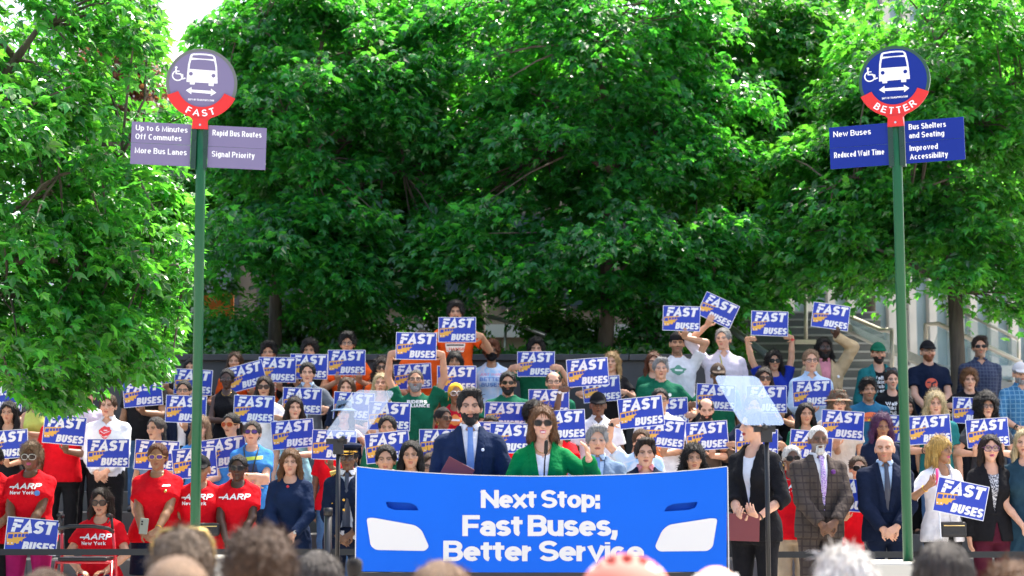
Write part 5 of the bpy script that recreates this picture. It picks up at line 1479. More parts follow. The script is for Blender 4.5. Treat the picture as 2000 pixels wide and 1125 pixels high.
# ------------------------------------------------------------------ bus-stop sign poles
def stop_sign(px, base_py, D, yaw, lean, words, panels, face, label, disc_px, spec=.25, rim=(.02, .07, .035)):
    dc = W(disc_px[0], disc_px[1], D)
    bx = W(px, base_py, D)
    root = bpy.data.objects.new('bus_stop_sign', None); C.objects.link(root); root.location = (bx.x, D, 0.0)
    tag(root, label, 'bus stop sign', 'bus stop sign poles beside the blue panel')
    gm = pmat('pole_green', (.007, .085, .034), .28, spec=.3)
    Zd = dc.z; dx = dc.x - bx.x
    hd = bpy.data.objects.new
    M = Matrix.Translation((dx, 0, Zd)) @ Matrix.Rotation(R(yaw), 4, 'Z') @ Matrix.Rotation(R(lean), 4, 'Y')
    def put(mb_, name, mats, parent=root, smooth=False):
        o = mb_.build(name, mats, parent, smooth); o.matrix_local = M if parent is root else Matrix(); return o
    mb_ = MB(); mb_.tube([(0, 0, .0), (dx * .75, 0, Zd - .58), (dx, 0, Zd - .27)], .034, 20); mb_.build('pole', gm, root, True)
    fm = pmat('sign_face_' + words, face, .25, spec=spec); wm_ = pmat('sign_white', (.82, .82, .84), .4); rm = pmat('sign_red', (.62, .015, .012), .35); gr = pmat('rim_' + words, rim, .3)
    mb_ = MB(); r = .243
    mb_.prism(ell(0, 0, r, r, 0, 352.5, 47), -.012, .012, 0)
    mb_.flat(ell(0, 0, .222, .222, 0, 352.5, 47), -.0135, 1)
    k = .001025; Zc = lambda x, y: ((x - 579) * k, (350 - y) * k)
    def fl(P, y, m): mb_.flat([Zc(*p) for p in P], y, m)
    fl([(478, 348), (480, 290), (484, 230), (494, 172), (500, 158), (515, 151), (560, 148), (600, 148), (640, 152), (655, 160), (664, 172), (676, 230), (681, 290), (684, 348)], -.0148, 2)
    fl([(499, 334), (534, 334), (532, 363), (501, 363)], -.0146, 2); fl([(625, 336), (660, 336), (658, 368), (625, 366)], -.0146, 2)
    fl([(508, 180), (514, 164), (560, 159), (600, 159), (646, 164), (653, 182), (600, 184), (550, 183)], -.016, 1)
    fl([(494, 258), (497, 228), (504, 196), (555, 191), (600, 191), (656, 196), (664, 230), (668, 262)], -.016, 1)
    for cx, cy in ((505, 291), (655, 296)): mb_.flat(ell(Zc(cx, cy)[0], Zc(cx, cy)[1], .0135, .0135, 0, 340, 17), -.016, 1)
    fl([(476, 405), (513, 381), (513, 398), (642, 400), (642, 385), (678, 411), (642, 436), (642, 421), (513, 416), (513, 431)], -.0148, 2)
    mb_.flat(ell(*Zc(407, 253), .0085, .0085, 0, 330, 11), -.0148, 2)
    for P, wt in (([(405, 262), (408, 294), (438, 296), (452, 328), (470, 322)], 9), ([(407, 277), (430, 277)], 7), ([(402, 282)] + [(418 + 34 * math.cos(R(a)), 308 + 33 * math.sin(R(a))) for a in range(240, -40, -20)], 8)):
        mb_.strip([[(a * 1, b) for a, b in q] for q in thick([Zc(*p) for p in P], wt * k, False)], -.0149 - .0002 * wt / 9, 2)
    put_text(mb_, 'DEPT OF TRANSPORTATION', 0, Zc(0, 472)[1], .0125, -.0148, 2, .2, .8, .1, 0, width=.175, align='c')
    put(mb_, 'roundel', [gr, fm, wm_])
    mb_ = MB(); A0, A1 = -157, -23
    outer = ell(0, 0, .252, .252, A0, -107, 10) + [(-.052, -.262), (-.046, -.30), (-.052, -.322), (.052, -.322), (.046, -.30), (.052, -.262)] + ell(0, 0, .252, .252, -73, A1, 10)
    inner_ = ell(0, 0, .170, .170, A1, A0, 22)
    mb_.prism(outer + inner_, -.024, -.0165, 0)
    mb_.prism([(-.056, -.325), (.056, -.325), (.05, -.25), (-.05, -.25)], -.036, .03, 0)
    st, wd = lettering(words, .2, .85, .32, 0)
    hgt = .047; tot = wd * hgt * 1.0; rad0 = .235
    for i, s in enumerate(st):
        for q in s:
            mb_.flat([((rad0 - b * hgt) * math.sin((a * hgt - tot / 2) / .205), -(rad0 - b * hgt) * math.cos((a * hgt - tot / 2) / .205)) for a, b in q], -.0255 - .0001 * (i % 5), 1)
    mb_.tube([(0, -.038, -.297), (0, -.04, -.297)], .008, 8, 2)
    put(mb_, 'red_bracket', [rm, wm_, pmat('bolt_steel', (.6, .6, .6), .3, 1.0)])
    mb_ = MB(); mb_.box((-.056, -.03, -.60), (-.02, .03, -.326)); mb_.box((.02, -.03, -.60), (.056, .03, -.326))
    for x, z in ((-.036, -.40), (.036, -.36), (-.036, -.53), (.036, -.47)): mb_.tube([(x, -.031, z), (x, -.036, z)], .007, 8)
    put(mb_, 'clamp', [pmat('clamp_green', (.006, .035, .02), .3)])
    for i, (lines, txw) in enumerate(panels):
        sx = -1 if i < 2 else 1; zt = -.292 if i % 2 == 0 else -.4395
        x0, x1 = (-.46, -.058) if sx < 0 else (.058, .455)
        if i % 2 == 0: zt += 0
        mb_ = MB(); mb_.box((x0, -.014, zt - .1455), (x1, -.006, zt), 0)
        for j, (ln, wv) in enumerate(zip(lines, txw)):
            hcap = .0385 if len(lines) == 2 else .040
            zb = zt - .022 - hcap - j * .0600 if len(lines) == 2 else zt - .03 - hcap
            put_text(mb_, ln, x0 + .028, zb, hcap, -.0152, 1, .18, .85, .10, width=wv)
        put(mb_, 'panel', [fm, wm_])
    return root
stop_sign(382, 1035, 12.5, 9, 1.2, 'FAST', [(['Up to 6 Minutes', 'Off Commutes'], [.35, .31]), (['More Bus Lanes'], [.35]), (['Rapid Bus Routes'], [.335]), (['Signal Priority'], [.293])], (.18, .155, .27),  # lilac face colour stands in for glare reflected off the panels
          'green bus stop pole with lilac glare-tinted panels and roundel marked FAST', (394, 163), rim=(.12, .13, .12))
stop_sign(1775, 1097, 12.5, -20, -1.0, 'BETTER', [(['New Buses'], [.26]), (['Reduced Wait Time'], [.345]), (['Bus Shelters', 'and Seating'], [.25, .236]), (['Improved', 'Accessibility'], [.19, .255])], (.005, .02, .22),
          'green bus stop pole with deep blue panels and roundel marked BETTER', (1747, 158))
for px, py, lb in ((1745, 1098, 'beige weighted base block under the right sign pole'), (400, 1088, 'beige weighted base block under the left sign pole')):
    a = W(px, py, 12.35); mb = MB(); mb.prism(rounded([(-.28, 0), (.28, 0), (.235, a.z), (-.235, a.z)], .03), -.25, .25)
    o = mb.build('sign_base', pmat('beige_plastic', (.5, .48, .42), .5), loc=(a.x, 12.5, 0)); bevel(o, .015)
    tag(o, lb, 'base', 'weighted bases of the sign poles')

# ------------------------------------------------------------------ teleprompters, stanchions, belts
def prompter(label, corners, D, pole_px, top_py, dd, mat):
    root = bpy.data.objects.new('teleprompter', None); C.objects.link(root); p = W(pole_px, top_py, D); root.location = (p.x, D, 0)
    tag(root, label, 'teleprompter', 'glass teleprompters on black stands')
    mb = MB(); P = [Vector(rel(x, y, D + d, root.location)) for (x, y), d in zip(corners, dd)]
    e1, e2 = P[1] - P[0], P[3] - P[0]; nrm = e1.cross(e2).normalized() * .004
    R2 = rounded([(0, 0), (1, 0), (1, 1), (0, 1)], .12)
    Q = [P[0] + e1 * u + e2 * v for u, v in R2]; n = len(Q)
    mb.faces([q + nrm for q in Q] + [q - nrm for q in Q], [tuple(range(n)), tuple(range(2 * n - 1, n - 1, -1))] + [(i, i + n, (i + 1) % n + n, (i + 1) % n) for i in range(n)])
    mb.build('glass', mat, root)
    mb = MB(); mb.tube([(0, 0, .02), (0, 0, .55)], .022, 14); mb.tube([(0, 0, .55), (0, 0, .58)], .034, 14); mb.tube([(0, 0, .55), (0, 0, p.z - .03)], .016, 14); mb.build('pole', blk, root, True)
    b0 = (P[2] + P[3]) / 2
    mb = MB(); mb.box((-.035, -.03, p.z - .09), (.035, .03, p.z - .0)); mb.box((-.085, -.02, p.z - .02), (.06, .03, p.z + .018)); mb.tube([(0, 0, p.z), tuple(b0)], .014, 8); mb.build('bracket', blk, root)
    mb = MB()
    mb.tube([(0, 0, 0.004), (0, 0, .03)], .17, 24); mb.build('base', blk, root, True)
prompter('left teleprompter pane leaning over the person in peaked cap', [(697, 762), (772, 764), (710, 857), (633, 851)], 12.9, 661, 862, (.12, -.02, -.22, -.08), glassmat('prompter_glass', (.5, .58, .7), .27, .12))
prompter('right teleprompter pane hiding the eyes of the person in black blazer', [(1394, 734), (1479, 735), (1533, 830), (1449, 830)], 12.6, 1497, 838, (-.02, .12, -.08, -.22), glassmat('sky_sheen_prompter_glass', (.42, .56, .80), .32, .12))  # pale blue in both pane tints stands in for reflected sky
def stanchion(px, py, D, label, belts):
    root = bpy.data.objects.new('stanchion', None); C.objects.link(root); p = W(px, py, D); root.location = (p.x, D, 0); tag(root, label, 'stanchion', 'belt barrier posts')
    mb = MB(); mb.tube([(0, 0, .03), (0, 0, p.z - .06)], .032, 16); mb.build('post', pmat('satin_black', (.03, .03, .032), .3), root, True)
    mb = MB(); mb.tube([(0, 0, p.z - .06), (0, 0, p.z)], .036, 16); mb.build('cap', blk, root, True)
    mb = MB(); mb.tube([(0, 0, .004), (0, 0, .03)], .17, 24); mb.build('base', blk, root, True)
    for x1, pyb in belts:
        a = W(px, pyb, D); b = W(x1, pyb + 2, D); q = MB(); q.box((min(0, b.x - p.x), -.002, a.z - .026), (max(0, b.x - p.x), .002, a.z + .024)); q.build('belt', pmat('belt_web', (.014, .016, .018), .7), root)
stanchion(641, 992, 14.9, 'black belt barrier post left of the blue panel', [(-320, 1078), (700, 1078)])
stanchion(1500, 1000, 15.0, 'black belt barrier post behind the right teleprompter', [(2320, 1083)])

# ------------------------------------------------------------------ the people
WHT = (.78, .78, .78)
def tx(txt, x, z, h, wt=.22, sh=0., wide=1.0, c=WHT): return ('t', txt, x, z, h, wt, sh, wide, c)
AARP = dict(at=(0, -.09), items=[tx('AARP', .0, 0, .05, .27, .18, 1.15), ('p', [(-.155, .012), (-.10, .012), (-.09, .024), (-.15, .024)], WHT), tx('New York', -.03, -.045, .03, .26)])
AARP1 = dict(at=(0, -.10), items=[AARP['items'][0], AARP['items'][1]])
def small(x, z, c=WHT): return dict(at=(x, z), items=[('p', rounded([(-.035, 0), (.035, .004), (.03, .02), (-.03, .018)], .006), c)])
def disc(x, z, r, c): return dict(at=(x, z), items=[('p', ell(0, 0, r, r, 0, 340, 17), c)])
RIDERS = dict(at=(.02, -.08), items=[tx('RIDERS', 0, .036, .036, .3, 0, 1.1), tx('ALLIANCE', 0, -.006, .036, .3, 0, .95)])
WALK = dict(at=(.02, -.11), items=[tx(t, 0, -.05 * i, .042, .26, 0, .95) for i, t in enumerate(('Walking', 'Biking&', 'Public', 'Transit'))])
OR = (.75, .14, .04)
ARROW = dict(at=(0, -.18), items=[('p', ell(0, 0, .072, .066, 0, 345, 23), (.8, .13, .07)), ('p', [(-.012, -.05), (.006, -.05), (.012, -.005), (.04, .012), (.04, .0), (.06, .02), (.04, .042), (.04, .03), (-.002, .008)], -.0025, (.015, .02, .04)), ('p', [(-.05, .008), (-.014, .012), (-.012, .026), (-.05, .022)], -.0025, (.015, .02, .04))])
NYP = dict(at=(.0, -.15), items=[('p', ell(0, 0, .125, .1, 0, 180, 16), (.78, .16, .05)), tx('NYPIRG', 0, .02, .03, .2, 0, .9, (.02, .03, .05)), ('p', ell(0, 0, .04, .03, 0, 180, 10), -.002, (.8, .5, .03))])
ROSE = dict(at=(0, -.10), items=[('p', [(math.cos(a) * .062 * (1 + .12 * math.sin(a * 9)), .03 + math.sin(a) * .052 * (1 + .12 * math.cos(a * 7))) for a in [6.283 * i / 30 for i in range(30)]], (.72, .04, .05)), ('p', [(-.05, -.01), (0, -.06), (.05, -.01), (.02, -.03), (0, -.035), (-.02, -.03)], -.002, (.72, .04, .05)),
    ('p', ell(.005, .04, .022, .006, 0, 330, 9), -.003, (.75, .7, .75)), ('p', [(-.05, .03), (-.01, .005), (.05, .028), (.045, .033), (-.01, .012), (-.045, .036)], -.003, (.75, .7, .75)), ('p', [(-.01, -.06), (.004, -.06), (.004, -.12), (-.004, -.12)], -.001, (.6, .2, .2))])
CHANGE = dict(at=(0, -.21), items=[('p', rounded([(-.1, -.05), (.1, -.05), (.12, .05), (-.12, .05)], .01), WHT), tx('CHANGE', 0, -.035, .035, .26, 0, 1, (.7, .08, .02)), ('p', [(-.1, .02), (.1, .02), (.1, .038), (-.1, .038)], -.002, (.05, .05, .07))])
BETTERB = dict(at=(0, -.13), items=[tx('JUST WANT', 0, .045, .03, .2, 0, 1, (.75, .25, .4)), tx('BETTER', 0, -.02, .046, .26, 0, 1, (.12, .22, .55)), tx('BUSES', 0, -.085, .046, .26, 0, 1, (.12, .22, .55))])
FISH = lambda c: dict(at=(0, -.10), items=[('p', [(math.cos(a) * .085 * (1 + .2 * math.sin(a * 5)), math.sin(a) * .05 * (1 + .25 * math.cos(a * 4))) for a in [6.283 * i / 26 for i in range(26)]], c), ('p', [(-.04, -.01), (.05, -.014), (.05, .008), (-.04, .012)], -.002, WHT)])
TIE_DYE = blotch('tie_dye_cloth', [(.50, .62, .76), (.30, .52, .78), (.62, .66, .78), (.45, .60, .80)], 6)
CAMO = blotch('camo_cloth', [(.12, .12, .06), (.30, .10, .05), (.05, .06, .03), (.28, .24, .15)], 26)
PATT = blotch('patterned_cloth', [(.6, .6, .62), (.03, .03, .05), (.5, .5, .53)], 60)
FLORAL = blotch('floral_silk', [(.28, .12, .5), (.62, .5, .7), (.07, .05, .3)], 90)
SILK = pmat('blue_silk', (.10, .21, .48), .45, sheen=.3)
DTIE = pmat('dark_silk', (.04, .045, .07), .45)
gold = pmat('gold', (.72, .44, .1), .25, 1.0)
def disc_on(g, name, x, z, r, mat, t=.006, par=None):
    h = g['bvh']().ray_cast(Vector((x, -1, z)), Vector((0, 1, 0)))
    if h[0] is None: return
    n = h[1] if h[1].y < 0 else -h[1]
    mb = MB(); mb.tube([h[0] - n * .003, h[0] + n * t, h[0] + n * (t + .0015)], [r, r, r * .8], 14); return mb.build(name, mat, par or g['gar'])
def buttons(g):
    for i in range(4): disc_on(g, 'button', -.02, g['zsh'] - .17 - .085 * i, .012, gold)
    for i in range(3): disc_on(g, 'button', -.12, g['zsh'] - .2 - .12 * i, .008, gold)
    for s in (-1, 1):
        mb = MB(); mb.tube([(s * .085, .012, g['zsh'] + .062), (s * .15, .012, g['zsh'] + .045)], [.028, .03], 8); mb.build('epaulette', gold, g['gar'])
def badge(x, dz, mat, r=.018): return lambda g: disc_on(g, 'badge', x, g['zsh'] + dz, r, mat)
wbadge = pmat('badge_white', (.75, .78, .85), .35); bbadge = pmat('badge_blue', (.1, .25, .6), .35)
flower = pmat('purple_petals', (.12, .02, .2), .7, bump=.8, bscale=80)
def necklace(g):
    zs = g['zsh']; mb = MB(); P = []
    for i in range(13):
        a = -1.35 + 2.7 * i / 12; x = .055 * math.sin(a); P.append((x, -.075 - .035 * math.cos(a) + .035, zs + .05 - .06 * math.cos(a) + .0))
    mb.tube(P, .0025, 5); mb.build('necklace', gold, g['body'], True)
def earrings(g):
    for s in (-1, 1):
        mb = MB(); mb.tube([(s * .082, .0, .30 * HH), (s * .082, -.002, .30 * HH - .022)], [.006, .007], 8); g['onhead']('earring', mb.me('earring', [], True), gold)
def hoops(g):
    for s in (-1, 1):
        mb = MB(); mb.tube([(s * .083, .02 * math.cos(t), .26 * HH + .02 * math.sin(t)) for t in [6.283 * i / 12 for i in range(13)]], .003, 5, cap=False); g['onhead']('earring', mb.me('earring', [], True), gold)
def lanyard(g):
    zs = g['zsh']; mb = MB()
    for s in (-1, 1):
        P = []
        for i in range(9):
            t = i / 8; x = s * .075 * (1 - t) + .015 * t; z = zs + .045 - t * .33
            h = g['bvh']().ray_cast(Vector((x, -1, z)), Vector((0, 1, 0))); P.append((x, (h[0].y if h[0] else -.1) - .006, z))
        mb.tube(P, .007, 5)
    o = mb.build('lanyard', pmat('lanyard_cord', (.02, .03, .02), .7), g['body'], True)
    y = P[-1][1]; mb = MB(); mb.box((-.03, y - .012, zs - .40), (.06, y - .006, zs - .29)); mb.build('card', pmat('card_red', (.6, .08, .06), .4), o)
def belt_strap(g):
    z = g['Z'](.6); mb = MB(); P = []
    for i in range(11):
        x = -.16 + .032 * i; h = g['bvh']().ray_cast(Vector((x, -1, z)), Vector((0, 1, 0)))
        if h[0]: P.append((x, h[0].y - .004, z))
    V = []
    for x, y, z in P: V += [(x, y, z - .014), (x, y, z + .014)]
    mb.faces(V, [(2 * i, 2 * i + 2, 2 * i + 3, 2 * i + 1) for i in range(len(P) - 1)]); o = mb.build('belt', pmat('belt_black', (.012, .012, .012), .6), g['gar']); s = o.modifiers.new('s', 'SOLIDIFY'); s.thickness = .004
def shades_on_head(col=(.012, .011, .011)):
    def fn(g):
        fm, lm = glasses_meshes('sun'); o = add('head_sunglasses', fm, g['body'], Vector(g['hl']) + Vector((0, .055, .095)), (R(-18), 0, 0), pmat('spectacle_frame', col, .3), (g['hsc'] * 1.05,) * 3)
        add('lens', lm, o, mat=pmat('dark_lens', (.012, .01, .01), .08, spec=.8))
    return fn
def hung_glasses(g):
    fm, lm = glasses_meshes('rect'); z = g['zsh'] - .13
    h = g['bvh']().ray_cast(Vector((.0, -1, z)), Vector((0, 1, 0))); y = h[0].y if h[0] else -.12
    o = add('hung_sunglasses', fm, g['body'], (.11, y + .07, z), (0, R(80), 0), pmat('spectacle_frame', (.03, .015, .01), .3)); add('lens', lm, o, mat=pmat('dark_lens', (.012, .01, .01), .08, spec=.8))
def flag_pin(x=.08, dz=-.1): return lambda g: disc_on(g, 'pin', x, g['zsh'] + dz, .011, wbadge)

P = person
r0, r05, r1, r2, r3, r4, r5 = 16.0, 17.0, 18.4, 19.2, 20.0, 20.8, 21.6
HB = 15.1      # just behind the blue panel
# --- the two at the panel
P(918, 760, 13.0, 'm', (.52, .29, .19), 'side:black', 'suit:navy2', 'trousers:navy2', 'person in navy suit with blue tie beside the speaker', ('down', 'waist'), base=.12, beard='short:black', tie=SILK, fine=.62, hpit=0, extra=(flag_pin(.085, -.09),), opts=dict(brow='black'), build=1.03, yaw=3)
P(1060, 793, 12.75, 'f', 'a', 'bob:honey', 'blazer:kelly', 'trousers:black', 'person in kelly green blazer and sunglasses speaking into the microphone', ((1146, 872), 'waist'), base=.12, glasses='sun:dark', lips='pink', fine=.62, opts=dict(gest=1, arm=1, icollar=False, ivneck=.12, open=1, gframe=(.05, .025, .012)), extra=(earrings, necklace), build=1.05)
# --- row behind the panel
P(754, 869, HB, 'm', 'b', 'short:black', 'suit:black', 'trousers:black', 'person smiling in dark jacket, head just above panel at left', opts=dict(brow='black'))
P(803, 861, HB, 'f', 'b', 'long:black', 'top:black', 'trousers:black', 'person in black with earrings and long dark hair above panel', extra=(earrings,))
P(842, 884, 15.6, 'f', 'a', 'long:brown', 'top:dkgrey', 'trousers:black', 'person in glasses half hidden beside the navy suit', glasses='rect:clear')
P(1166, 831, HB, 'm', 'a', 'side:grey', 'suit:steel', 'trousers:steel', 'person in mid blue suit and pale tie, grey hair', tie=SILK, opts=dict(inner='ltblue', brow='grey'))
P(1260, 856, HB, 'm', 'a', 'side:dkbrown', 'suit:navy', 'trousers:navy', 'person in navy jacket over open pink shirt above the panel', opts=dict(inner='pink'))
P(1354, 867, HB, 'f', 'b', 'shag:black', 'top:black', 'trousers:black', 'person in black with curly hair at the panel right end', extra=(earrings,))
# --- front row, left
P(-12, 872, r0, 'f', 'c', 'short:black', 'tee:red', 'trousers:black', 'person in red cut off by the left edge')
P(62, 866, r0, 'f', 'd', 'curly:sand', 'tee:red', 'trousers:magenta', 'person in red shirt, white sunglasses and magenta trousers', ('clasp', 'clasp'), prints=(AARP,), glasses='big:brown', lips='pink', build=1.28, wrist=(1, 'white'), opts=dict(gframe=(.7, .66, .6)), extra=(badge(.1, -.125, bbadge, .024), belt_strap))
placard(W(62, 1047, 15.48), R(5), '', label='blue bus placard hanging below the hands of person in magenta trousers')
P(199, 953, 15.75, 'f', 'b', 'long:dkbrown', 'tee:red', 'trousers:denim', 'person seated in red shirt and sunglasses behind the walker', ('lap', 'lap'), prints=(dict(at=(0, -.13), items=AARP['items']),), glasses='big:brown', seat=True, stature=1.6, hpit=4, build=1.08)
P(309, 866, r0, 'f', 'c', 'short:auburn', 'tee:red', 'skirt:navy', 'person in red shirt, gold sunglasses and navy skirt', ('clasp', 'clasp'), prints=(small(.1, -.07),), glasses='sun:violet', build=1.28, wrist=(1, 'gold'), opts=dict(gframe=(.6, .35, .1)), extra=(necklace, badge(.1, -.11, gold, .013)))
P(393, 891, r0, 'f', 'c', 'short:black', 'tee:red', 'trousers:denim', 'person in red shirt and black cap behind the left pole', ('down', 'down'), hat='cap', prints=(AARP,), build=1.22)
P(466, 888, r0, 'f', 'e', 'bun:black', 'tee:red', 'trousers:black', 'person in long red shirt and wraparound sunglasses, hands clasped', ('clasp', 'clasp'), prints=(AARP1,), glasses='sun:dark', build=1.14, wrist=(1, 'steel'), opts=dict(hem=.37), extra=(earrings,))
P(568, 877, r0, 'f', 'a', 'fringe:honey', 'dress:navy2', 'dress:navy2', 'person in dark blue long sleeved dress with clasped hands', ('clasp', 'clasp'), opts=dict(lsl=1), wrist=(1, 'steel'), build=1.05, hyaw=3, extra=(lambda g: disc_on(g, 'brooch', -.01, g['zsh'] - .03, .012, pmat('brooch_red', (.6, .02, .03), .3)),))
def cap_braid():
    mb = MB()
    for i in range(16):
        a0, a1 = R(200 + 8.75 * i), R(200 + 8.75 * (i + 1))
        f = lambda a, z, r: (math.cos(a) * r * .98, .012 + math.sin(a) * r * 1.06, z * HH)
        mb.faces([f(a0, .735, .0985), f(a1, .735, .0985), f(a1, .80, .1), f(a0, .80, .1), f(a0, .735, .094), f(a1, .735, .094), f(a1, .80, .096), f(a0, .80, .096)], [(0, 1, 2, 3), (7, 6, 5, 4), (0, 4, 5, 1), (3, 2, 6, 7)])
    mb.tube([(math.cos(R(a)) * .066, -.075 - .055 * abs(math.sin(R(a))), (.715 - .25 * .055 * abs(math.sin(R(a))) / .232 - .02) * HH + .004) for a in range(200, 345, 12)], .005, 5)
    return mb.me('cap_braid', [])
P(680, 868, r0, 'f', 'd', 'bun:black', 'uniform:navy', 'trousers:navy', 'person in navy uniform with gold buttons and peaked cap', ('clasp', 'clasp'), hat='peaked', glasses='thin:clear', tie=DTIE, build=1.1, extra=(buttons, lambda g: g['onhead']('cap_braid', cap_braid(), gold)), opts=dict(hatcol='navy'), stature=1.62)
# --- front row, right
P(1472, 800, 14.0, 'f', 'a', 'short:black', 'blazer:black', 'trousers:black', 'person in black blazer facing left, holding a maroon folder', ((1440, 1003), (1464, 997)), yaw=-32, hyaw=-38, lips='red', fine=.8, wrist=(1, 'black'), opts=dict(inner='white', roll=.3, icollar=False, ivneck=.08, brow='black'), extra=(hung_glasses,))
P(1546, 870, 16.8, 'f', 'd', 'short:white', 'tee:red', 'trousers:khaki', 'person in red shirt and dark sunglasses behind the brown suit', ('down', 'down'), prints=(AARP,), glasses='big:dark', lips='red', extra=(earrings,))
P(1597, 832, r0, 'm', 'd', 'buzz:white', 'suit:brown', 'trousers:brown', 'person in brown checked suit with floral purple tie', ('clasp', 'clasp'), beard='goatee:white', tie=FLORAL, build=1.1, yaw=8, hyaw=-6, wrist=(1, 'gold'), opts=dict(brow='dkgrey', stub='grey'), extra=(lambda g: disc_on(g, 'lapel_flower', .085, g['zsh'] - .075, .02, flower, .015),))
P(1675, 890, 16.9, 'f', 'b', 'pony:brown', 'tee:red', 'skirt:red', 'person in red with black sunglasses between two suits', glasses='big:dark', sign=(1672, 968, 4), hands=((1655, 1005),))
P(1727, 850, r0, 'm', 'a', None, 'suit:navy', 'trousers:navy', 'person in dark navy suit and dark tie, bald head', ('clasp', 'clasp'), tie=DTIE, build=1.1, yaw=-4, hyaw=-12, opts=dict(stub='ginger', inner='ltblue', brow='ginger'))
P(1836, 852, r0, 'f', 'c', 'bangs:gold', 'blazer:white', 'trousers:black', 'person in white jacket holding a pink handled cane', ((1824, 936), (1868, 946)), yaw=18, hyaw=22, lips='pink', opts=dict(inner='white', roll=.3, icollar=False, ivneck=.06), fine=.85, extra=(earrings, badge(.06, -.17, pmat('badge_green', (.03, .25, .12), .4), .02)), wrist=(-1, 'gold'))
placard(W(1877, 974, 15.6), R(12), '', label='blue bus placard tilted in front of the person in white jacket')
P(1933, 849, r0, 'f', 'a', 'long:dkbrown', 'blazer:black', 'trousers:burg', 'person in black blazer, patterned blouse and burgundy trousers', ('down', 'back'), glasses='big:clear', opts=dict(innermat=PATT, icollar=False, gframe=(.12, .04, .12)), hyaw=-6, lips='pink')
P(2000, 838, r0, 'f', 'a', 'long:ltblond', 'dress:slate', 'dress:slate', 'person in teal sleeveless dress at the right edge', ('clasp', 'clasp'), yaw=-8, hyaw=-14, opts=dict(frac=.2), build=1.02)
# --- second row (left to right)
P(18, 784, r2, 'f', 'b', 'long:black', 'top:black', 'skirt:ltgrey', 'person in black top with silver skirt at far left', ((8, 895),), sign=(14, 868, -4))
P(125, 775, r2, 'm', 'd', 'short:black', 'tee:red', 'trousers:black', 'person in red with black trousers, face behind hanging leaves', ((128, 866),), sign=(125, 840, 5), build=1.1)
P(212, 770, r2, 'm', 'a', 'short:brown', 'shirt:white', 'trousers:black', 'person in white shirt with printed red rose', ('clasp', 'clasp'), prints=(ROSE,), build=1.08)
placard(W(211, 885, 18.83), 0, '', label='blue bus placard held below the red rose shirt')
P(305, 814, r1, 'f', 'b', 'pony:dkgrey', 'tee:steel', 'trousers:black', 'person in dusty blue top gazing left, hair tied back', ((330, 912),), sign=(306, 889, 3), hyaw=-28)
P(392, 812, r1, 'f', 'a', 'fringe:sand', 'tee:blue', 'trousers:denim', 'person in blue with long fair hair behind left pole', ((385, 925),), sign=(380, 904, -5))
P(452, 806, r1, 'f', 'b', 'pony:black', 'tee:blue', 'trousers:denim', 'person in blue shirt and orange tinted sunglasses', ((470, 905),), sign=(438, 884, -8), glasses='big:orange', hyaw=-20, opts=dict(gframe=(.5, .2, .05)))
P(493, 822, 18.0, 'f', 'a', 'short:dkgrey', 'tee:blue', 'trousers:navy', 'person in blue shirt with lanyard and folded arms', ('cross', 'cross'), glasses='sun:violet', hpit=-8, build=1.22, wrist=(-1, 'steel'), extra=(lanyard,), prints=(dict(at=(.02, -.07), items=[('p', [(-.1, -.02), (.1, .0), (.1, .035), (-.1, .015)], (.45, .6, .05)), ('p', [(-.07, -.16), (-.05, -.05), (.0, -.04), (.05, -.05), (.07, -.16)], (.02, .06, .18))]),))
P(576, 775, r2, 'f', 'a', 'long:dkbrown', 'dress:aqua', 'dress:aqua', 'person in pale aqua dress with eyes lowered', ((572, 874),), sign=(572, 848, -5), hyaw=12)
P(652, 832, r1, 'f', 'd', 'short:black', 'tee:red', 'trousers:denim', 'person in red and jeans hidden behind a placard', ((645, 897),), sign=(652, 869, 2))
P(672, 784, r2, 'f', 'a', 'long:black', 'tank:dkgrey', 'trousers:black', 'person in blue bucket hat behind the left glass pane', ('down', (728, 842)), hat='bucket', opts=dict(hatcol='steel'), sign=(760, 813, 2)) 
P(757, 812, r1, 'm', 'b', 'short:black', 'tee:green', 'trousers:black', 'person in green hidden behind two stacked placards', ((792, 886),), sign=(757, 873, -6), build=1.1)
P(866, 795, r2, 'f', 'd', 'bun:black', 'tee:red2', 'trousers:black', 'person in round sunglasses turned right behind navy suit', ((835, 890),), sign=(860, 866, 0), hyaw=38, glasses='round:brown', extra=(hoops,))
P(959, 812, r2, 'f', 'c', 'short:dkbrown', 'tee:navy', 'trousers:black', 'person whose brown hair shows between two placards', ((975, 885),), sign=(975, 852, 1))
P(1043, 788, r2, 'f', 'd', 'afro:black', 'tee:red2', 'trousers:black', 'person with curly black hair right behind the speaker', ((1113, 752),), sign=(1148, 727, -4), wrist=(1, 'white'), opts=dict(arm=1))
P(1088, 806, r1, 'f', 'b', 'long:brown', 'tee:red', 'trousers:black', 'person hidden behind the speaker and a tilted placard', ((1092, 857),), sign=(1100, 830, -3))
P(1000, 826, r1, 'm', 'c', 'short:black', 'tee:red', 'trousers:black', 'person hidden between the navy suit and green blazer', ((1020, 884),), sign=(1000, 856, 1))
P(1168, 768, r2, 'm', 'd', 'short:black', 'polo:white', 'trousers:black', 'person in white polo and black baseball cap', ('down', 'down'), hat='cap', build=1.14, extra=(badge(.07, -.16, wbadge),))
P(1252, 838, 18.0, 'm', 'a', 'short:brown', 'tee:ltblue', 'trousers:denim', 'person in tie dyed light blue shirt with arm raised', ((1211, 822),), sign=(1252, 805, -6), opts=dict(topmat=TIE_DYE, arm=-1), wrist=(-1, 'black'), glasses='rect:clear')
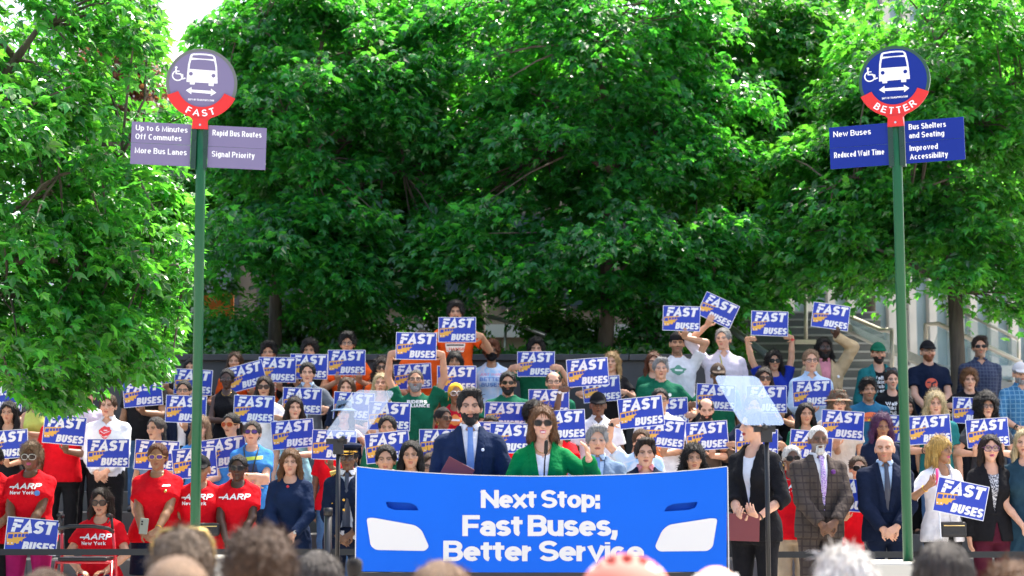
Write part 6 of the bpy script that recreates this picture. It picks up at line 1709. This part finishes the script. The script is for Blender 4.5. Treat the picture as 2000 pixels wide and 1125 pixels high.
P(1289, 758, r2, 'm', 'b', 'pony:black', 'tee:white', 'trousers:navy', 'person in white shirt with orange disc and glasses', ((1298, 868),), sign=(1296, 846, 6), glasses='rect:clear', prints=(disc(0, -.32, .07, (.75, .2, .04)),), build=1.15)
P(1378, 778, r2, 'm', 'a', 'balding:dkbrown', 'shirt:olive', 'trousers:black', 'person in brown olive shirt looking down, short beard', ((1392, 880),), sign=(1381, 851, -4), hpit=14, beard='short:dkbrown', opts=dict(roll=.3))
P(1471, 772, r2, 'f', 'b', 'short:black', 'tee:navy', 'trousers:black', 'person hidden behind the right teleprompter pane', ((1441, 868), (1517, 868)), sign=(1478, 866, 1))
P(1573, 787, r2, 'f', 'b', 'long:black', 'tee:green', 'trousers:black', 'person in dark green with long straight black hair', ((1625, 868),), sign=(1584, 869, 5))
P(1637, 764, r2, 'm', 'a', 'wavy:greybrown', 'tee:beige', 'trousers:khaki', 'person in camouflage bucket hat and beige shirt', ((1634, 858),), sign=(1646, 830, 4), hat='bucket', opts=dict(hatmat=CAMO), glasses='thin:clear')
P(1721, 808, r1, 'f', 'c', 'wavy:purple', 'tee:navy', 'trousers:black', 'person in navy shirt with purple hair looking down', ('down', 'down'), hpit=10, prints=(disc(.0, -.22, .06, OR),), build=1.1)
P(1826, 766, r2, 'm', 'a', 'wavy:ltblond', 'tee:tealb', 'trousers:denim', 'person in teal shirt with long fair hair', ((1812, 868),), sign=(1815, 839, -4), hyaw=-10, opts=dict(topmat=cloth('teal')), wrist=(-1, 'black'))
P(1926, 772, r2, 'm', 'a', 'bigcurl:black', 'tee:dkgrey', 'trousers:olive', 'person in dark grey shirt with big curly black hair', ((1909, 872), (1958, 866)), sign=(1930, 845, -4), glasses='thin:clear', hpit=-6)
# --- third row
P(75, 752, r3, 'f', 'b', 'long:brown', 'tank:lime', 'trousers:black', 'person in lime sleeveless top under the hanging leaves', ('cross', 'cross'))
P(172, 752, r3, 'm', 'a', 'short:brown', 'shirt:lav', 'trousers:black', 'person in lavender shirt hidden behind the rose shirt', ('down', 'down'))
P(360, 742, r3, 'f', 'b', 'pony:black', 'jacket:navy', 'trousers:navy', 'person in navy jacket and black glasses near left pole', ((361, 824),), sign=(363, 799, 2), glasses='rect:clear', opts=dict(inner='white'))
P(517, 735, r3, 'f', 'b', 'long:dkbrown', 'tee:white', 'trousers:black', 'person in white shirt and aviator sunglasses', ((535, 815),), sign=(496, 799, 2), glasses='big:brown')
P(677, 737, r3, 'f', 'a', 'long:brown', 'tee:navy', 'trousers:black', 'person smiling behind the top of left glass pane', ((690, 815),), sign=(691, 793, 3))
P(744, 729, r3, 'f', 'a', 'long:ltblond', 'tee:lav', 'trousers:denim', 'person in lavender blue top squinting, fair hair', ('down', 'down'), hpit=-8)
P(812, 722, 19.8, 'm', 'b', 'buzz:dkgrey', 'tee:green', 'trousers:navy', 'person in green shirt with both arms raised high', ((773, 690), (853, 690)), sign=(813, 676, 1), beard='full:grey', glasses='rect:clear', prints=(RIDERS,), build=1.05, hpit=-8, opts=dict(collmat=cloth('cream'), gframe=(.03, .02, .015)))
P(890, 748, r3, 'f', 'c', 'none:black', 'tee:red2', 'trousers:black', 'person in yellow headscarf and red printed shirt', ('down', 'down'), hat='scarf', glasses='big:clear', opts=dict(hatcol='yellow', gframe=(.7, .7, .7)), prints=(FISH((.75, .25, .05)),), hyaw=8, extra=(hoops,))
P(992, 726, r3, 'm', 'b', 'short:black', 'tee:green', 'trousers:black', 'person in green shirt, dark sunglasses and full beard', ((962, 828),), sign=(986, 812, 1), beard='full:black', glasses='sun:dark', build=1.24, prints=(RIDERS, disc(-.06, -.12, .018, (.3, .6, .7))), opts=dict(gframe=(.1, .05, .02)))
P(1081, 726, r3, 'm', 'a', 'balding:brown', 'tee:green', 'trousers:black', 'person in green and thin glasses, shaven head', ((1064, 808),), sign=(1072, 787, 0), glasses='rect:clear', opts=dict(stub='dkbrown'))
P(1492, 718, r3, 'f', 'b', 'long:dkbrown', 'tee:black', 'trousers:black', 'person in brown sunglasses beside the right glass pane', ((1528, 800),), sign=(1497, 780, 0), glasses='big:brown', extra=(earrings,))
P(1695, 740, r3, 'm', 'b', 'messy:black', 'tee:tealb', 'trousers:black', 'person in dark teal shirt printed with orange sunrise', ('down', 'down'), prints=(NYP,), build=1.08, opts=dict(stub='black'))
P(1824, 757, 19.9, 'f', 'b', 'long:brown', 'tee:navy', 'trousers:black', 'person whose brown hair shows over the fair haired one', ('down', 'down'))
P(1770, 775, r3, 'f', 'b', 'long:black', 'tee:navy', 'trousers:black', 'person hidden behind the right green pole', ((1768, 860),), sign=(1766, 838, 3))
# --- fourth row
P(4, 735, r4, 'm', 'b', 'short:black', 'tee:black', 'trousers:black', 'person in black behind leaves at the left edge', ((18, 790),), sign=(6, 776, 3))
P(285, 706, r4, 'm', 'c', 'short:black', 'polo:black', 'trousers:denim', 'person in black polo at the tip of hanging leaves', ((277, 795),), sign=(278, 768, -5), build=1.15, beard='goatee:black')
P(444, 720, r4, 'f', 'e', 'bun:black', 'tank:black', 'trousers:black', 'person in black sleeveless blouse and thin glasses', ('cross', 'down'), glasses='thin:clear', extra=(necklace,))
P(601, 708, r4, 'm', 'a', 'short:black', 'suit:grey', 'trousers:grey', 'person in grey suit jacket holding placard with both hands', ((555, 798), (625, 798)), sign=(590, 783, 2), opts=dict(inner='ltblue', brow='black'), yaw=4)
P(747, 698, r4, 'f', 'b', 'shag:dkbrown', 'tee:orange', 'trousers:black', 'person in orange with brown sunglasses and wavy hair', ('down', 'down'), glasses='big:brown')
P(888, 686, r4, 'f', 'c', 'bangs:black', 'tee:green', 'trousers:black', 'person with dark fringe below the tallest in orange', ((893, 764),), sign=(892, 740, 0))
P(1290, 699, r4, 'm', 'a', 'side:grey', 'tee:green', 'trousers:black', 'person in green shirt with short grey hair', ('down', (1322, 812)), sign=(1306, 803, -3), build=1.22, prints=(dict(at=(.09, -.16), items=[tx('RA', 0, 0, .03, .3), tx('RE', 0, -.04, .03, .3)]), disc(.09, -.1, .02, WHT)), opts=dict(brow='grey'))
def emblem():
    mb = MB(); mb.tube([(0, -.098, .80 * HH), (0, -.103, .80 * HH)], .017, 10); mb.box((-.006, -.104, .80 * HH), (.006, -.099, .80 * HH + .026)); return mb.me('cap_emblem', [])
P(1402, 711, r4, 'm', 'd', 'short:black', 'tee:green', 'trousers:black', 'person in olive cap and sunglasses above the glass pane', ((1360, 790),), sign=(1398, 776, 3), hat='cap', opts=dict(hatcol='olive'), glasses='sun:dark', build=1.1, extra=(lambda g: g['onhead']('cap_emblem', emblem(), pmat('emblem_white', (.7, .7, .66), .6)),))
P(1583, 683, r4, 'm', 'a', 'short:sand', 'shirt:ltblue', 'trousers:navy', 'person in pale blue shirt and round dark glasses', ((1588, 793),), sign=(1587, 768, -2), glasses='round:clear', opts=dict(brow='sand'))
P(1741, 722, r4, 'f', 'a', 'bun:dkbrown', 'tee:black', 'trousers:black', 'person in black printed shirt against the right pole', ('down', 'down'), prints=(WALK,), extra=(shades_on_head(), badge(.13, -.12, wbadge)))
P(1892, 722, r4, 'm', 'a', 'curly:honey', 'tee:black', 'trousers:black', 'person in black shirt with short curly brown hair', ((1862, 792),), sign=(1899, 802, 2), opts=dict(arm=-1), hyaw=-6)
P(1992, 709, r4, 'm', 'a', 'short:grey', 'shirt:check', 'trousers:denim', 'person in blue checked shirt and light grey cap', ('waist', 'down'), hat='cap', opts=dict(hatcol='ltgrey', roll=.3, brow='grey'), beard='short:grey', glasses='rect:clear', build=1.12, wrist=(-1, 'black'))
# --- back row
P(305, 688, r5, 'm', 'b', 'short:black', 'tee:black', 'trousers:black', 'person in black holding placard behind the black polo', ((324, 742),), sign=(298, 726, -4))
P(374, 700, 21.4, 'f', 'b', 'long:black', 'top:black', 'trousers:black', 'person in black partly hidden by the left pole', ((400, 766),), sign=(377, 746, 3))
P(459, 687, r5, 'f', 'b', 'long:brown', 'tee:orange', 'trousers:black', 'person in orange with long hair at a slanted placard', ((490, 752),), sign=(481, 735, -15))
P(525, 669, r5, 'm', 'b', 'messy:black', 'tee:orange', 'trousers:black', 'person in orange shirt with dark wavy fringe', ((545, 744),), sign=(541, 722, 1), prints=(CHANGE,))
P(605, 665, r5, 'm', 'b', 'curly:black', 'jacket:black', 'trousers:black', 'person in dark jacket behind the grey suit', ((576, 738),), sign=(603, 716, 1), opts=dict(inner='orange', icollar=False))
P(679, 651, r5, 'm', 'b', 'messy:black', 'tee:orange', 'trousers:black', 'person in orange and glasses holding placard in both hands', ((660, 731), (701, 731)), sign=(677, 708, 0), glasses='thin:clear', prints=(dict(at=(0, -.24), items=CHANGE['items']),))
P(825, 646, r5, 'm', 'b', 'short:brown', 'tee:orange', 'trousers:black', 'person in orange hidden behind a raised placard', ((800, 755),), sign=(806, 735, -3), build=1.15)
P(890, 590, r5, 'm', 'b', 'curly:black', 'tee:orange', 'trousers:black', 'person in orange standing highest at the back', ((862, 655), (925, 655)), sign=(893, 644, 0), prints=(CHANGE,), build=1.12, stature=1.8, beard='goatee:black')
P(960, 666, r5, 'f', 'c', 'curly:auburn', 'tee:ltblue', 'trousers:black', 'person in tie dyed shirt and black face mask', ('down', 'down'), mask='black', prints=(BETTERB,), build=1.1, opts=dict(topmat=TIE_DYE, brow='black'))
P(1047, 662, r5, 'm', 'a', 'curly:black', 'tee:green', 'trousers:black', 'person in green holding placard to chin with both hands', ((1012, 717), (1083, 717)), sign=(1047, 711, 0), build=1.05, opts=dict(brow='black'))
P(1195, 688, r5, 'f', 'a', 'fringe:blond', 'tee:black', 'trousers:black', 'person in black smiling with long fair hair', ((1140, 768), (1212, 766)), sign=(1175, 760, -5), hyaw=-14)
P(1276, 688, r5, 'f', 'a', 'long:auburn', 'tee:green', 'trousers:black', 'person in green with reddish hair, glasses and face half hidden', ('down', 'down'), glasses='thin:clear')
P(1322, 650, r5, 'm', 'b', 'short:black', 'tee:white', 'trousers:black', 'person in pale shirt with green print and backward cap', ('down', (1338, 646)), sign=(1331, 622, 2), hat='backcap', prints=(FISH((.1, .3, .2)),), build=1.12, opts=dict(brow='black', stub='black'))
def lanyard_thin(g):
    zs = g['zsh']; mb = MB(); P_ = []
    for i in range(8):
        x = -.05 + .006 * i; z = zs + .03 - i * .035; h = g['bvh']().ray_cast(Vector((x, -1, z)), Vector((0, 1, 0))); P_.append((x, (h[0].y if h[0] else -.1) - .005, z))
    mb.tube(P_, .007, 5); mb.build('lanyard', pmat('rainbow_cord', (.45, .4, .05), .7), g['body'], True)
P(1412, 641, r5, 'm', 'a', 'short:grey', 'shirt:lav', 'trousers:khaki', 'person in striped lavender shirt waving a bent placard', ((1384, 632),), sign=(1401, 605, 26, -18, .05), hyaw=-24, build=1.1, opts=dict(arm=-1, roll=.3, brow='grey'), extra=(lanyard_thin,))
P(1511, 686, r5, 'f', 'b', 'wavy:black', 'tee:navy', 'trousers:black', 'person in navy shirt with arms raised before the stairs', ((1471, 650), (1538, 652)), sign=(1503, 632, 2), glasses='big:dark', wrist=(1, 'red'), prints=(disc(0, -.15, .025, (.3, .6, .1)),), build=1.15, opts=dict(topmat=cloth('royal')))
P(1609, 659, r5, 'm', 'e', 'locs:black', 'jacket:tan', 'trousers:khaki', 'person in tan jacket over pink shirt with long locs', ('down', (1637, 640)), sign=(1623, 618, 8), glasses='round:clear', beard='full:black', build=1.1, opts=dict(inner='pink', arm=1), extra=(badge(.14, -.13, wbadge),))
P(1715, 670, r5, 'm', 'a', 'short:ginger', 'jacket:teal', 'trousers:black', 'person in green cap and open teal shirt over black', ('down', 'down'), hat='cap', beard='short:dkbrown', hpit=-6, prints=(WALK,), opts=dict(hatcol='green', innermat=cloth('black'), icollar=False, roll=.3, inner_print=1))
P(1812, 666, r5, 'm', 'a', 'short:ginger', 'tee:navy', 'trousers:black', 'person in navy shirt with red arrow disc, black cap', ('clasp', 'clasp'), hat='cap', beard='short:ginger', glasses='rect:clear', prints=(ARROW,), build=1.1, hpit=-8)
P(1913, 657, r5, 'm', 'b', 'side:dkbrown', 'shirt:plaid', 'trousers:black', 'person in dark blue plaid short sleeved shirt, sunglasses', ('back', 'back'), glasses='rect:dark', hyaw=-8, build=1.08, opts=dict(stub='dkgrey', lsl=0)) 

# --- things in hand
def held(name, build, label, cat, loc):
    o = build(); tag(o, label, cat); return o
c = W(1448, 1030, 13.68); q = MB(); M = Matrix.Translation(c) @ Matrix.Rotation(R(6), 4, 'Z') @ Matrix.Rotation(R(2), 4, 'Y'); q.box((-.125, -.006, -.1), (.135, .006, .1), 0, M); q.box((-.125, -.0085, -.1), (-.122, .0085, .1), 0, M)
o = q.build('folder', pmat('maroon_leather', (.16, .022, .028), .4, bump=.15, bscale=200)); bevel(o, .003); tag(o, 'maroon folder held by the person in black blazer facing left', 'folder')
c = W(893, 922, 12.75); q = MB(); M = Matrix.Translation(c) @ Matrix.Rotation(R(28), 4, 'Y'); q.box((-.10, -.005, -.09), (.10, .005, .07), 0, M)
o = q.build('folder', pmat('maroon_leather', (.16, .022, .028), .4, bump=.15, bscale=200)); bevel(o, .003); tag(o, 'dark red folder under the arm of the person in navy suit', 'folder')
cr = bpy.data.objects.new('white_cane', None); C.objects.link(cr); a, b = W(1830, 915, 15.62), W(1838, 1060, 15.6); cr.location = (b.x, b.y, 0)
lo_ = lambda p: tuple(p - cr.location); tag(cr, 'white cane with bright pink grip held by person in white jacket', 'cane')
m_ = W(1833, 972, 15.62); q = MB(); q.tube([lo_(a), lo_(m_)], .012, 10); q.build('grip', pmat('pink_rubber', (.85, .04, .22), .5), cr, True)
q = MB(); q.tube([lo_(m_), lo_(b), (.01, -.02, .01)], .0065, 8); q.build('shaft', pmat('cane_white', (.8, .8, .8), .35), cr, True)
q = MB(); q.tube([Vector(lo_(a)) + Vector(p) for p in ((0, 0, 0), (-.02, 0, -.005), (-.035, 0, -.05), (-.03, 0, -.09))], .003, 6); q.build('loop', blk, cr, True)
def bag(px, py, D, w_, h_, label, strap=None):
    p = W(px, py, D); q = MB(); q.box((-w_ / 2, -.035, -h_ / 2), (w_ / 2, .035, h_ / 2)); o = q.build('waist_bag', pmat('black_nylon', (.014, .014, .016), .55, bump=.3, bscale=40), loc=p); bevel(o, .02, 3)
    q = MB(); q.tube([(-w_ * .4, -.037, h_ * .25), (w_ * .4, -.037, h_ * .25)], .004, 6); q.build('zip', pmat('zip_gold', (.6, .45, .2), .3, 1.0), o); tag(o, label, 'bag'); return o
bag(407, 1034, 15.76, .19, .11, 'black waist bag on the red shirted person behind left pole')
bag(1862, 1034, 15.78, .22, .13, 'black handbag hanging at the waist of person in white jacket')
p = W(281, 1026, 15.66); q = MB(); q.box((-.036, -.006, -.075), (.036, .006, .06)); o = q.build('phone', pmat('phone_case', (.25, .27, .22), .4), loc=p, rot=(0, R(6), 0)); bevel(o, .008, 3)
q = MB(); q.tube([(-.016, -.006, .03), (-.016, -.009, .03)], .009, 10); q.tube([(-.016, -.006, .008), (-.016, -.009, .008)], .009, 10); q.build('lens', blk, o); tag(o, 'grey green phone in the hand of person with navy skirt', 'phone')
# --- rollator in front of the seated person
ro = bpy.data.objects.new('rollator', None); C.objects.link(ro); c = W(168, 1090, 15.25); ro.location = (c.x, 15.25, 0); tag(ro, 'red framed walker with black handles in front of seated person', 'walker')
redm = pmat('red_paint', (.55, .01, .02), .3, coat=.4); hz = W(0, 1015, 15.25).z; sz = W(0, 1090, 15.25).z
q = MB()
for s in (-1, 1):
    q.tube([(s * .25, .22, .06), (s * .22, .1, sz - .02), (s * .21, .02, hz - .08)], .013, 8); q.tube([(s * .25, -.25, .06), (s * .225, -.06, sz - .02)], .013, 8); q.tube([(s * .235, -.19, .25), (s * .235, .17, .25)], .01, 8)
q.tube([(-.22, .1, sz - .03), (.22, .1, sz - .03)], .012, 8); q.tube([(-.225, -.1, sz - .03), (.225, -.1, sz - .03)], .012, 8)
q.build('frame', redm, ro, True)
q = MB(); q.box((-.2, -.14, sz - .018), (.2, .14, sz + .012)); bevel(q.build('seat', blk, ro), .01)
q = MB(); q.tube([(-.21, .02, hz - .1), (-.2, -.1, hz - .07), (-.1, -.16, hz - .05), (.1, -.16, hz - .05), (.2, -.1, hz - .07), (.21, .02, hz - .1)], .016, 10); q.build('backrest', blk, ro, True)
for s in (-1, 1):
    q = MB(); q.tube([(s * .21, .02, hz - .1), (s * .2, .0, hz + .03)], .012, 8); q.tube([(s * .2, .0, hz + .03), (s * .2, -.14, hz + .04)], .018, 10); q.tube([(s * .2, -.03, hz + .01), (s * .2, -.13, hz - .02)], .007, 6); q.build('handle', blk, ro, True)
    for y in (.22, -.25):
        q = MB(); q.tube([(s * .25 - .014, y, .09), (s * .25 + .014, y, .09)], .088, 20); q.build('wheel', blk, ro, True)
q = MB(); p = W(199, 1090, 15.9); q.box((p.x - .2, 15.78, .43), (p.x + .2, 16.1, .46)); ch = q.build('folding_chair', pmat('chair_grey', (.08, .08, .085), .5)); 
for sx in (-.18, .18):
    for y in (15.8, 16.08): q = MB(); q.tube([(p.x + sx, y, .004), (p.x + sx, y, .43)], .012, 8); q.build('leg', blk, ch, True)
tag(ch, 'dark folding chair under the seated person in red', 'chair')

# --- the audience's heads in the foreground
def fg(px, top, D, sex, skin, hair, tops, label, **kw):
    o = kw.pop('opts', {}); o['bust'] = 1
    b = P(px, top, D, sex, skin, hair, tops, 'trousers:black', label, ('lap', 'lap'), yaw=180 + kw.pop('turn', 0), seat=True, stature=kw.pop('stature', 1.62), group='audience heads in the foreground', opts=o, fine=1.0, **kw)
    return b
def shades_fg(g):
    mb = MB(); zt = HH * 1.04
    P_ = [(-.098, -.0, .62 * HH), (-.095, .02, .95 * HH), (-.07, .02, zt + .012), (-.02, .02, zt + .02), (.02, .02, zt + .02), (.07, .02, zt + .012), (.095, .02, .95 * HH), (.098, .0, .62 * HH)]
    mb.tube(P_, .006, 8); g['onhead']('head_sunglasses', mb.me('head_sunglasses', [], True), pmat('gold_frame', (.55, .38, .12), .3, .6))
fg(358, 1042, 5.6, 'f', 'a', 'curly:greybrown', 'tee:navy', 'blurred foreground head with curly greying hair and sunglasses pushed up', extra=(shades_fg,))
fg(346, 1088, 4.4, 'm', 'a', 'buzz:sand', 'shirt:white', 'blurred close head with cropped light brown hair at left')
fg(508, 1040, 5.0, 'm', 'a', 'messy:brown', 'tee:grey', 'blurred foreground head with tousled brown hair')
fg(622, 1078, 6.2, 'm', 'b', 'short:dkgrey', 'tee:black', 'blurred foreground head with shiny dark grey hair by the pole')
fg(862, 1098, 4.6, 'f', 'a', 'short:sand', 'tee:white', 'blurred foreground head with light brown hair below the lettering')
fg(1222, 1096, 4.3, 'm', 'a', 'short:white', 'tee:red', 'blurred foreground head in a salmon and white helmet', hat='helmet', opts=dict(hatmat=blotch('helmet_shell', [(.50, .10, .07), (.55, .16, .12), (.6, .58, .56)], 4)))
fg(1397, 1103, 5.4, 'm', 'a', 'balding:white', 'tee:white', 'blurred bald head below the right headlight of the panel')
fg(1650, 1072, 5.4, 'f', 'a', 'bob:white', 'tee:ltblue', 'blurred foreground head with white hair')
fg(1840, 1058, 5.5, 'm', 'a', 'short:dkgrey', 'shirt:white', 'blurred foreground head with short dark grey hair at right')
fg(1978, 1104, 5.0, 'f', 'a', 'shag:honey', 'tee:navy', 'blurred foreground head with brown hair in the bottom right corner')
fg(90, 1113, 5.2, 'f', 'a', 'short:brown', 'tee:navy', 'blurred foreground head with brown hair in the bottom left')
q = MB(); p = W(692, 1102, 6.5); o_ = bpy.data.objects.new('camera_microphone', None); C.objects.link(o_); o_.location = (p.x, 6.5, 0)
q.tube([(0, 0, .02), (0, 0, p.z - .05)], .008, 8); q.build('stand', blk, o_, True); q = MB(); q.tube([(0, .03, p.z - .06), (0, .02, p.z - .03), (.0, 0, p.z), (.0, -.03, p.z + .012)], [.012, .026, .03, .015], 14); q.build('windshield', pmat('mic_foam', (.012, .012, .012), .9, bump=.5, bscale=300), o_, True)
q = MB(); q.tube([(0, 0, 0.004), (0, 0, .02)], .12, 20); q.build('base', blk, o_, True)
tag(o_, 'black foam microphone at the lower left corner of the blue panel', 'microphone')
bpy.context.view_layer.update()
print('SCRIPT %.1fs' % (time.time() - T0), 'objects', len(bpy.data.objects), 'verts', sum(len(m.vertices) for m in bpy.data.meshes))
